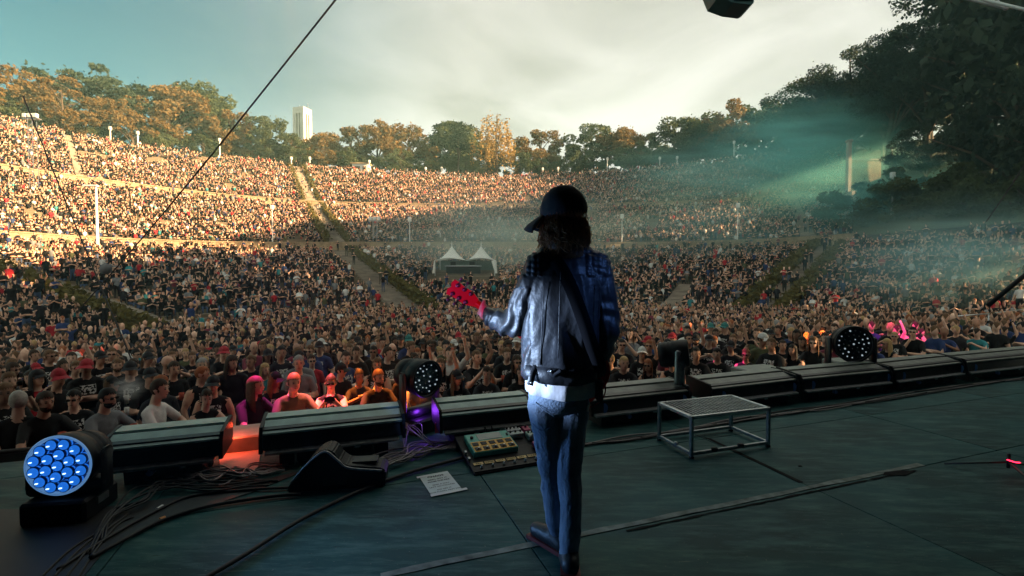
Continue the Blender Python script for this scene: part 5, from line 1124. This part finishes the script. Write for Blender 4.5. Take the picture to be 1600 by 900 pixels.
    # hem band, pocket tabs, seams
    ring('hem_band', [(874, 566, .186, .142), (874, 580, .189, .145), (874, 590, .187, .143)], M['leather'], lambda a, k: .003 * math.sin(a * 9))
    def strap_on(pts, w, nm, mt, th=.006):
        vs = []; fs = []; P = spline([Vector(p) for p in pts], 6)
        for i, p in enumerate(P):
            t_ = (P[min(i + 1, len(P) - 1)] - P[max(i - 1, 0)]).normalized(); sd_ = t_.cross(Vector((0, -1, 0))).normalized()
            for s_, dy in ((-1, 0), (1, 0), (1, th), (-1, th)): vs.append(p + sd_ * s_ * w / 2 + Vector((0, dy, 0)))
        n_ = len(P); fs = [(i * 4 + j, i * 4 + (j + 1) % 4, i * 4 + 4 + (j + 1) % 4, i * 4 + 4 + j) for i in range(n_ - 1) for j in range(4)] + [(3, 2, 1, 0), (n_ * 4 - 4, n_ * 4 - 3, n_ * 4 - 2, n_ * 4 - 1)]
        return MB().add(vs, fs).build(nm, mt, b, True)
    strap_on([G(838, 572, -.105), G(832, 586, -.118), G(828, 602, -.125)], .030, 'hem_tab', M['leather']); strap_on([G(858, 578, -.150), G(866, 586, -.156), G(878, 580, -.158)], .024, 'hem_tab', M['leather'])
    for x, y in ((830, 598), (861, 580)): MB().ball(G(x, y, -.155 if x > 840 else -.135), .006, 1).build('snap_button', M['alu'], b, True)
    sm([G(876, 425, -.150), G(874, 480, -.152), G(872, 560, -.150)], .0022, 'back_seam', M['leather'])
    for px in (938, 850): sm([G(px, 440, -.115), G(px - 3, 500, -.118), G(px - 6, 570, -.118)], .0022, 'back_seam', M['leather'])
    # jeans: back pocket and stitching
    sm([G(836, 628, -.075), G(850, 640, -.095), G(868, 652, -.100)], .0022, 'pocket_stitch', M['denim']); sm([G(832, 662, -.060), G(845, 672, -.085), G(862, 668, -.095)], .0022, 'pocket_stitch', M['denim'])
    # --- cap
    Cm = Matrix.Translation(hd + Vector((0, 0, .022))) @ hr.to_4x4()
    mb = MB(); bm = cut_shell((.100, .118, .125), (0, -.006, .035), lambda p: p.z > .010, .003, 4)
    for v in bm.verts:
        a = math.atan2(v.co.y, v.co.x); v.co *= 1 - .012 * max(0, 1 - abs(((a / (math.pi / 3)) % 1) - .0) * 14) - .012 * max(0, 1 - (1 - ((a / (math.pi / 3)) % 1)) * 14)
    mb.bm(bm, Cm); mb.ball(Cm @ Vector((0, -.006, .160)), .009, 1); cp = mb.build('cap', M['capm'], b, True)
    mb = MB(); n = 15; vs = []
    for k, q in enumerate((.100, .140, .175, .196)):
        for i in range(n): a = R(22 + 136 * i / (n - 1)); vs.append(Cm @ Vector((q * .74 * math.cos(a), .012 + q * .98 * math.sin(a) ** .75, .030 - .016 * k - .055 * abs(math.cos(a)) ** 2 * (k / 3))))
    mb.add(vs, [(k * n + i, k * n + i + 1, (k + 1) * n + i + 1, (k + 1) * n + i) for k in range(3) for i in range(n - 1)]); br = mb.build('brim', M['capm'], cp, True); br.modifiers.new('thick', 'SOLIDIFY').thickness = .004
    mb = MB(); mb.box((0, 0, 0), (.035, .004, .04), bev=.004); o = mb.build('cap_badge', mat('grey_badge', (.22, .26, .28), .6), cp); o.data.transform(Cm @ Matrix.Translation((.0, .108, .07)) @ Matrix.Rotation(R(22), 4, 'X'))
    # --- wavy shoulder-length hair: a soft core and loose curling locks
    core = [('e', tuple(hd + Vector((0.004, -.012, -.03))), (.094, .090, .085), None, 0), ('e', tuple(hd + Vector((.010, -.02, -.10))), (.100, .075, .075), None, 0), ('e', tuple(hd + Vector((.012, -.03, -.155))), (.095, .06, .05), None, 0)]
    hb = solid('hair', core, .010, 3000, [M['ghair']], b, disp=lambda p: .010 * mnoise.noise(Vector((p.x * 40, p.y * 40, p.z * 10))))
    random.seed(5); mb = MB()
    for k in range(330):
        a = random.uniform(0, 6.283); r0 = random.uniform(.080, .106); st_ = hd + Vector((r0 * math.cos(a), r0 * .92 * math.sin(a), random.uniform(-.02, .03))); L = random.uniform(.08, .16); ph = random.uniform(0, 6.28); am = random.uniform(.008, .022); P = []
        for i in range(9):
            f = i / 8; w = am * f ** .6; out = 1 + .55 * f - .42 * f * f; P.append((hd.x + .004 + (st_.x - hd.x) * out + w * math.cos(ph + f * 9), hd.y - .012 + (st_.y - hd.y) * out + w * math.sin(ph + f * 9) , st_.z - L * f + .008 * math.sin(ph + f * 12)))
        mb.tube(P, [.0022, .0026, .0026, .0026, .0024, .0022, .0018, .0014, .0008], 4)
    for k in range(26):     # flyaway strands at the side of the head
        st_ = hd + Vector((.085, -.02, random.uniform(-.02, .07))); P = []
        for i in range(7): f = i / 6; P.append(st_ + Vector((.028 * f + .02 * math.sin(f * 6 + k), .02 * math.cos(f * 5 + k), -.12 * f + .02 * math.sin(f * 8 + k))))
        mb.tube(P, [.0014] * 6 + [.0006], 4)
    mb.build('hair_lock', mat('rim_lit_locks', (.40, .20, .085), .4, var=.4, scale=30, trans=.5), hb, True)  # loose locks coloured lighter than the core to stand in for rim light
    # --- guitar (a thing of its own)
    gt = empty('electric_guitar', nb + nd_ * .28); tag(gt, 'cherry red electric guitar held by its neck', 'guitar'); Og = gt.location
    xax = nd_; yax = Vector((0, 1, 0)); yax = (yax - xax * yax.dot(xax)).normalized(); zax = xax.cross(yax).normalized()
    if zax.z < 0: zax = -zax
    F3 = Matrix((( xax.x, yax.x, zax.x, 0), (xax.y, yax.y, zax.y, 0), (xax.z, yax.z, zax.z, 0), (0, 0, 0, 1))); F3 = Matrix.Translation(nut - Og) @ F3
    NL = (nb - nut).length + .10
    # headstock outline (x towards the body, z up across the neck), nut at x = 0
    hs = [(.0, -.022), (-.030, -.034), (-.055, -.043), (-.10, -.040), (-.168, -.047), (-.178, -.020), (-.166, .0), (-.178, .022), (-.168, .047), (-.10, .040), (-.055, .043), (-.030, .034), (.0, .022)]
    hsM = F3 @ Matrix.Rotation(R(10), 4, 'Z'); mb = MB(); mb.prism(hs, -.008, .008, hsM); me = mb.mesh('headstock', M['guitar']); link('headstock', me, gt)
    for s in (-1, 1):
        for k in range(3):
            x = -.055 - .042 * k; Mt = hsM @ Matrix.Translation((x, -.008, s * .027)); mb = MB(); mb.lathe([(.0115, 0), (.0115, .010), (.009, .013)], 14, Mt @ Matrix.Rotation(R(90), 4, 'X')); tn = mb.build('tuner', M['gold'], gt, True)
            mb = MB(); mb.tube([Mt @ Vector((0, -.004, s * .01)), Mt @ Vector((-.004, -.004, s * .034))], .0032, 6); mb.lathe([(.002, 0), (.0085, .004), (.0095, .012), (.006, .018), (.002, .02)], 10, Mt @ Matrix.Translation((-.004, -.004, s * .030)) @ Matrix.Rotation(R(0 if s > 0 else 180), 4, 'X')); mb.build('tuner_button', M['gold'], tn, True)
    mb = MB(); n = 10; vs = []
    for k in range(9):
        x = NL * k / 8; hw = .0215 + .006 * k / 8; th = .021 + .003 * k / 8 + (.012 if k == 8 else 0)
        for i in range(n): a = math.pi * i / (n - 1); vs.append(F3 @ Vector((x, -th * math.sin(a) ** .8, hw * math.cos(a))))
    mb.add(vs, [(k * n + i, k * n + i + 1, (k + 1) * n + i + 1, (k + 1) * n + i) for k in range(8) for i in range(n - 1)] + [(k * n, (k + 1) * n, (k + 1) * n + n - 1, k * n + n - 1) for k in range(8)]); mb.build('neck', M['guitar'], gt, True)
    mb = MB(); mb.box((NL / 2, .003, 0), (NL, .006, .048)); o = mb.build('fingerboard', mat('rosewood', (.04, .018, .012), .5), gt); o.data.transform(F3)
    bo = [(.0, .03), (-.02, .07), (-.005, .115), (.05, .135), (.12, .12), (.17, .105), (.23, .125), (.30, .16), (.38, .15), (.435, .09), (.45, 0), (.435, -.09), (.38, -.15), (.30, -.16), (.23, -.125), (.17, -.10), (.11, -.10), (.06, -.115), (.035, -.09), (.055, -.05), (.03, -.03)]
    sp = spline([Vector((x, 0, z)) for x, z in bo + bo[:1]], 4)[:-1]; mb = MB(); mb.prism([(v.x * .92, v.z * .92) for v in sp], -.024, .024, F3 @ Matrix.Translation((NL - .03, .0, 0))); me = mb.mesh('guitar_body', M['guitar']); link('guitar_body', me, gt)
    for x_, nm in ((.17, 'pickup'), (.10, 'pickup'), (.25, 'bridge')): o = MB().box((NL + x_, .026, 0), (.03, .012, .08), bev=.003).build(nm, M['alu'], gt); o.data.transform(F3)
    for k in range(6): MB().tube([hsM @ Vector((-.05 - .02 * (k % 3), .012, (k - 2.5) * .006)), F3 @ Vector((0, .012, (k - 2.5) * .006)), F3 @ Vector((NL + .25, .036, (k - 2.5) * .009))], .0006, 4).build('string', M['alu'], gt)
    # strap over the back, from the left shoulder to the right hip
    vs = [G(852, 402, .02), G(866, 404, -.085), G(888, 440, -.160), G(908, 490, -.166), G(925, 540, -.160), G(938, 575, -.10), G(936, 590, .05)]
    o = strap_on(vs, .062, 'guitar_strap', mat('strap_webbing', (.004, .004, .005), .95, spec=.05), .005)
    # wireless pack and its lead on the right hip
    bp = Vector(G(936, 610, -.05)); o = MB().box((0, 0, 0), (.03, .065, .10), bev=.006).build('belt_pack', M['blackp'], b, False, bp)
    cb = MB().tube(spline([G(938, 590, -.03), G(946, 604, -.03), G(942, 622, -.03), G(928, 634, -.04), G(918, 636, -.05)], 6), .0035, 6).build('lead', mat('red_lead', (.35, .03, .04), .4), b, True)
    MB().tube([G(919, 634, -.05), G(918, 643, -.05)], .007, 6).build('plug', M['white'], b)
guitarist()
# ================================================================== trees
def tree_proto(kind, seed):
    """crown and trunk meshes for a tree of height 1 (scaled later): returns dict of meshes"""
    r = np.random.default_rng(seed); random.seed(seed)
    mb = MB(); tb = MB(); pts = []; lim = []
    if kind == 'willow':
        for k in range(26):
            a = r.uniform(0, 6.28); q = r.uniform(.03, .22); z = r.uniform(.55, .97) - q * .8
            top = np.array([q * math.cos(a), q * math.sin(a), z + .12])
            lim.append(top); n = 130
            for j in range(n):
                f = r.uniform(0, 1) ** .8; pts.append(top + [r.normal(0, .017) + .05 * f * math.cos(a), r.normal(0, .017) + .05 * f * math.sin(a), -f * r.uniform(.34, .60)])
    elif kind == 'pine':
        for k in range(26):
            z = r.uniform(.55, 1.0); q = (1.05 - z) * .42 * r.uniform(.3, 1); a = r.uniform(0, 6.28); c = np.array([q * math.cos(a), q * math.sin(a), z]); lim.append(c)
            pts += list(c + r.normal(0, 1, (110, 3)) * [.05, .05, .018])
    else:
        nc = 46 if kind != 'tall' else 60; wid = {'big': .42, 'round': .40, 'wide': .50, 'tall': .30, 'flat': .56}[kind]
        for k in range(nc):
            for _ in range(30):
                p = r.uniform(-1, 1, 3)
                if 0.25 < np.linalg.norm(p) < 1: break
            c = np.array([p[0] * wid, p[1] * wid, .60 + p[2] * .36]); lim.append(c)
            rad = r.uniform(.06, .13); n = int((175 if kind != 'big' else 720) * (rad / .1) ** 1.5)
            d = r.normal(size=(n, 3)); d /= np.linalg.norm(d, axis=1)[:, None]
            d *= (r.uniform(.35, 1.0, (n, 1)) ** .6) * rad; d[:, 2] *= (.62 if kind != 'flat' else .4)
            pts += list(c + d)
            for _ in range(8):   # stray sprays that break the outline
                e = r.normal(size=3); pts.append(c + e / np.linalg.norm(e) * rad * r.uniform(1.0, 1.1))
    leaf_cloud(mb, np.array(pts), {'willow': .014, 'pine': .020, 'big': .0085}.get(kind, .0205))
    tb.tube([(0, 0, -.05), (.008, 0, .2), (-.006, .01, .45), (0, 0, .78)], [.028, .020, .014, .004], 8)
    for c in lim[::2]:
        z0 = max(.18, c[2] - .22); tb.tube([(0, 0, z0), (c[0] * .5, c[1] * .5, z0 + (c[2] - z0) * .65), tuple(c)], [.009, .006, .002], 5)
    return mb, tb
PROTO = {}
def protos():
    for kind, seeds in {'round': (1, 2, 3), 'wide': (4, 5), 'tall': (6, 7), 'flat': (8, 9), 'willow': (10,), 'pine': (11,), 'big': (12, 13)}.items():
        for i, s in enumerate(seeds):
            cm, tm = tree_proto(kind, s)
            me = bpy.data.meshes.new('crown'); me.from_pydata(cm.v, [], cm.f); me.materials.append(M['leafA']); me.update()
            PROTO[(kind, i)] = (me, tm.mesh('trunk', M['bark'], True))
protos()
_seen = {}
def tree(px, ytop, Y, zb, kind, var, leaf, label, group=None, wide=1.0, name='broadleaf_tree'):
    p = at_y(px, ytop, Y); h = (p.z - zb) / .98; t = empty(name, (p.x, Y, zb), random.uniform(0, 6.28)); tag(t, label, 'tree', group)
    cme, tme = PROTO[(kind, var)]
    c = link('crown', cme, t); c.scale = (h * wide, h * wide, h); k = link('trunk', tme, t); k.scale = (h, h, h)
    c.material_slots[0].link = 'OBJECT'; c.material_slots[0].material = M[leaf]
    return t
TR = [ # px, top y, extra depth behind the rim, kind, variant, leaf, label, width
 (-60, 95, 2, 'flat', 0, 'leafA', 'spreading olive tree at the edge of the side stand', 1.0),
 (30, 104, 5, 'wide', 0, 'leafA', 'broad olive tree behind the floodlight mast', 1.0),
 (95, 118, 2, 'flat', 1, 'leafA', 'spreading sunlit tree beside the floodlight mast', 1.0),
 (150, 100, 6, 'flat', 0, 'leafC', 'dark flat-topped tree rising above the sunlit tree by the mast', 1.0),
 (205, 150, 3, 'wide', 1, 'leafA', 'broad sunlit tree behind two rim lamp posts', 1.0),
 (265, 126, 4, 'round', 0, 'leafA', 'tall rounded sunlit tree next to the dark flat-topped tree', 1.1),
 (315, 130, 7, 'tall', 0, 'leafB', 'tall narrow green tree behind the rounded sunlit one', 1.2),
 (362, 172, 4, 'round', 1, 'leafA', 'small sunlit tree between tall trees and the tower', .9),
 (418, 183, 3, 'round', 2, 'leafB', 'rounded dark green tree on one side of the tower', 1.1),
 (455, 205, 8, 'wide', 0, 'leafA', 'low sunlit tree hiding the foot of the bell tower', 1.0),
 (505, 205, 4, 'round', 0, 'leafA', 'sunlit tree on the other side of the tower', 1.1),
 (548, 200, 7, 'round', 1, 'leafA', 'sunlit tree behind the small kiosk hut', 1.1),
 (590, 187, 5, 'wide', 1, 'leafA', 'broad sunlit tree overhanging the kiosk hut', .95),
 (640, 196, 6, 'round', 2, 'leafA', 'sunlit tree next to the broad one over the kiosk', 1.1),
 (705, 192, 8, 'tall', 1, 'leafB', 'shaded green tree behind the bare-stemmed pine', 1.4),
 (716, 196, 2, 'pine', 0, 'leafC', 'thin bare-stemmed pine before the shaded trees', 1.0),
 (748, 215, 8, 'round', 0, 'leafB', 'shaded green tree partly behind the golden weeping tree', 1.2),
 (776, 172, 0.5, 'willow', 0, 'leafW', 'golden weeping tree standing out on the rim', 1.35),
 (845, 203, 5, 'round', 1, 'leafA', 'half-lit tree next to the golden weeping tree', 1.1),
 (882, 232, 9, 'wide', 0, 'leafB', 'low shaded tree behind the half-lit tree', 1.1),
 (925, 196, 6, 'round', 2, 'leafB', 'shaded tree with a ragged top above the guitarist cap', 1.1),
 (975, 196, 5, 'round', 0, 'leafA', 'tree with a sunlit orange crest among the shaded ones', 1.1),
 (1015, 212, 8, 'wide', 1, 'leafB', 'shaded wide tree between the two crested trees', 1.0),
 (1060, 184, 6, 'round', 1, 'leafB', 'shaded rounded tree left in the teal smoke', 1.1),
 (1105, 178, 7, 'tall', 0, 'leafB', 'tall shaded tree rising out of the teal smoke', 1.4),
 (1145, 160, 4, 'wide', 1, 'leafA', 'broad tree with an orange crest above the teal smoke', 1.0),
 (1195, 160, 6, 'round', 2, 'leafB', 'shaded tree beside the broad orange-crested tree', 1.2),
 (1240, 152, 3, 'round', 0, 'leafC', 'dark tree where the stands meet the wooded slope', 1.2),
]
for px, yt, dy, kind, var, leaf, lab, wd in TR:
    Y = float(RIM(U(px))) * (1 + dy * .012) + dy; tree(px, yt, Y, Z_RIM, kind, var, leaf, lab, None, wd, {'willow': 'weeping_tree', 'pine': 'pine_tree'}.get(kind, 'broadleaf_tree'))
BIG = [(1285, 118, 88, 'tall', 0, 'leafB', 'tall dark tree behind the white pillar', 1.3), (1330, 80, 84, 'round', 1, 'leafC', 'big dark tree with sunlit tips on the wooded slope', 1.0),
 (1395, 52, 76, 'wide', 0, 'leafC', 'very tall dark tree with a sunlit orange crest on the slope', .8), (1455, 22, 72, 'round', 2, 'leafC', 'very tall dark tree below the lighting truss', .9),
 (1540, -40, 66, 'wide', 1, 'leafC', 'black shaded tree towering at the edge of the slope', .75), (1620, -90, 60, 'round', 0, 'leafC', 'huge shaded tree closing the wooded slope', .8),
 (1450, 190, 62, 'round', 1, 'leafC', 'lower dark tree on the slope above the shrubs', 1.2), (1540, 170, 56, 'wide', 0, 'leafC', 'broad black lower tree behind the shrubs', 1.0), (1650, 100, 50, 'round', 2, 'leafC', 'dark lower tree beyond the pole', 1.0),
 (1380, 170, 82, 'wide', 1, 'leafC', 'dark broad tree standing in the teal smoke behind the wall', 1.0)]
for px, yt, Y, kind, var, leaf, lab, wd in BIG:
    x = U(px) * Y; zb = min(Z_RIM, Z_W1B + (Z_RIM - Z_W1B) * max(0, (Y - float(FST(U(px))) - WALK) / (float(RIM(U(px))) - float(FST(U(px)))))); tree(px, yt, Y, zb - .3, 'big', (var + int(px)) % 2, leaf, lab, None, wd)
for k, (px, yt, Y, lab) in enumerate([(1362, 268, 62, 'rounded shrub beside the white pillar'), (1405, 265, 60, 'leafy shrub round the pale lamp post'), (1448, 262, 56, 'leafy shrub between the lamp post and the cable'), (1500, 258, 52, 'dark shrub above the back row of the lower stand'), (1555, 262, 48, 'dark shrub at the foot of the thin cable'), (1610, 255, 45, 'dark shrub behind the pole')]):
    tree(px, yt, Y, Z_W1B - 1.8, 'wide', k % 2, 'leafB', lab, None, 1.15, 'shrub')
for k in range(30):     # undergrowth closing the foot of the rim trees
    px = -40 + k * 45 + random.uniform(-12, 12); Y = float(RIM(U(px))) + random.uniform(5, 9); top = at_y(px, 0, Y); t = empty('shrub', (U(px) * Y, Y, Z_RIM - 1.5), k * 1.1); tag(t, 'low sunlit ochre bush in the undergrowth beneath the rim trees' if not (px > 560 or k % 3) else 'low green bush in the undergrowth beneath the rim trees', 'shrub', 'undergrowth bushes along the rim')
    h = random.uniform(7.5, 11); c = link('crown', PROTO[('wide', k % 2)][0], t); c.scale = (h * 1.1, h * .8, h); q = link('trunk', PROTO[('wide', k % 2)][1], t); q.scale = (h, h, h)
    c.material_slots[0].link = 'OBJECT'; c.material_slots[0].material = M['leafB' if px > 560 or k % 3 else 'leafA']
for x, y, zt, lab in [(66, 105, 38, 'tall dark tree in the back row where slope and rim meet'), (70, 95, 40, 'tall dark tree in the back row of the slope'), (72, 84, 41, 'tall black tree in the back row above the shrubs'), (70, 72, 39, 'tall black tree in the back row below the truss'), (76, 62, 46, 'huge black tree at the dark end of the slope'), (64, 58, 44, 'huge black tree shading the lower stand')]:
    p_ = proj((x, y, zt)); tree(p_[0], p_[1], y, 20, 'big', int(y) % 2, 'leafC', lab, None, 1.25)
# trees outside the picture that shade the stage side and the pit
for k, (x, y, h) in enumerate([(58, 46, 38), (62, 34, 38), (60, 18, 36), (58, 2, 36), (60, -16, 34), (56, 26, 34), (54, 10, 34)]):
    t = empty('broadleaf_tree', (x, y, 4), k * 1.3); tag(t, 'tall shaded tree standing beside the stage', 'tree', 'trees beside the stage')
    c = link('crown', PROTO[('wide', k % 2)][0], t); c.scale = (h * .8, h * .8, h); q = link('trunk', PROTO[('wide', k % 2)][1], t); q.scale = (h, h, h)
    c.material_slots[0].link = 'OBJECT'; c.material_slots[0].material = M['leafC']
mb = MB(); mb.add([(36, -60, GZ + .05), (52, -60, 5), (52, 42, 5), (36, 26, GZ + .05), (235, -60, 8), (235, 60, 14)], [(0, 1, 2, 3), (1, 4, 5, 2)]); tag(mb.build('hillside', M['earth']), kind='structure')
for k, (x, y) in enumerate([(50, 40), (50, 28), (48, 16), (47, 5), (48, -8), (52, 50), (49, 34), (48, 22), (47, 10)]):
    t = empty('broadleaf_tree', (x, y, 2), k * 1.7); tag(t, 'lower shaded tree standing beside the stage', 'tree', 'lower trees beside the stage'); c = link('crown', PROTO[('wide', k % 2)][0], t); c.scale = (15, 15, 22); q = link('trunk', PROTO[('wide', k % 2)][1], t); q.scale = (20, 20, 22); c.material_slots[0].link = 'OBJECT'; c.material_slots[0].material = M['leafC']
# haze: even air round the whole scene
hm = bpy.data.materials.new('haze'); hm.use_nodes = True; n = hm.node_tree.nodes; n.remove(n['Principled BSDF'])
pv = n.new('ShaderNodeVolumePrincipled'); pv.inputs['Density'].default_value = 0.0007; pv.inputs['Color'].default_value = (0.52, 0.93, 0.90, 1); pv.inputs['Anisotropy'].default_value = 0.0
hm.node_tree.links.new(pv.outputs[0], n['Material Output'].inputs['Volume'])
hz = MB(); hz.box((0, 95, 37), (490, 330, 83)); tag(hz.build('haze', hm), 'thin hazy air over the arena', 'haze', kind='stuff')
# stage smoke drifting over the stands, teal stage light put into its colour
for k, (px, py, Y, r, dens, c) in enumerate([(1255, 245, 76, (22, 10, 12), .075, (.38, 1.0, .97)), (1370, 300, 60, (17, 8, 8), .045, (.36, 1.0, .98)), (1080, 270, 96, (24, 9, 8), .036, (.48, 1.0, .96)), (1500, 402, 31, (13, 7, 5), .048, (.55, .97, 1.0)), (790, 375, 58, (24, 10, 10), .036, (.78, 1.0, .93)), (1110, 345, 60, (26, 9, 8), .020, (.55, 1.0, .97)), (200, 606, 6.6, (.28, .25, .22), 1.6, (.85, .85, .85))]):
    sm = bpy.data.materials.new('stage_smoke'); sm.use_nodes = True; n = sm.node_tree.nodes; n.remove(n['Principled BSDF']); pv = n.new('ShaderNodeVolumePrincipled'); L_ = sm.node_tree.links
    pv.inputs['Color'].default_value = (*c, 1)
    tg_ = n.new('ShaderNodeTexCoord'); md = n.new('ShaderNodeMapping'); md.inputs['Scale'].default_value = (1 / r[0], 1 / r[1], 1 / r[2]); gr = n.new('ShaderNodeTexGradient'); gr.gradient_type = 'QUADRATIC_SPHERE'
    m2 = n.new('ShaderNodeMapping'); m2.inputs['Rotation'].default_value = (0, .5, 0); m2.inputs['Scale'].default_value = (.9, 1.6, 3.0); ns = n.new('ShaderNodeTexNoise'); ns.inputs['Scale'].default_value = 2.2; ns.inputs['Detail'].default_value = 3; mr = n.new('ShaderNodeMapRange'); mr.inputs['From Min'].default_value = .34; mr.inputs['From Max'].default_value = .66; mr.inputs['To Min'].default_value = .15; mr.inputs['To Max'].default_value = dens * 0 + 1.7
    mu = n.new('ShaderNodeMath'); mu.operation = 'MULTIPLY'; m3 = n.new('ShaderNodeMath'); m3.operation = 'MULTIPLY'; m3.inputs[1].default_value = dens * 3.2
    L_.new(tg_.outputs['Object'], md.inputs['Vector']); L_.new(md.outputs['Vector'], gr.inputs['Vector']); L_.new(md.outputs['Vector'], m2.inputs['Vector']); L_.new(m2.outputs['Vector'], ns.inputs['Vector']); L_.new(ns.outputs['Fac'], mr.inputs['Value'])
    L_.new(gr.outputs['Fac'], mu.inputs[0]); L_.new(mr.outputs[0], mu.inputs[1]); L_.new(mu.outputs[0], m3.inputs[0]); L_.new(m3.outputs[0], pv.inputs['Density']); L_.new(pv.outputs[0], n['Material Output'].inputs['Volume'])
    o = MB().ball((0, 0, 0), r, 3).build('smoke', sm, None, True, at_y(px, py, Y)); tag(o, ['teal smoke drifting before the wooded slope', 'teal smoke over the dark shrubs', 'teal smoke along the shaded rim trees', 'blue smoke over the side of the lower stand', 'pale smoke hanging over the white tent', 'thin teal smoke over the middle stand past the guitarist', 'small puff of cigarette smoke in the front rows'][k], 'smoke', kind='stuff')
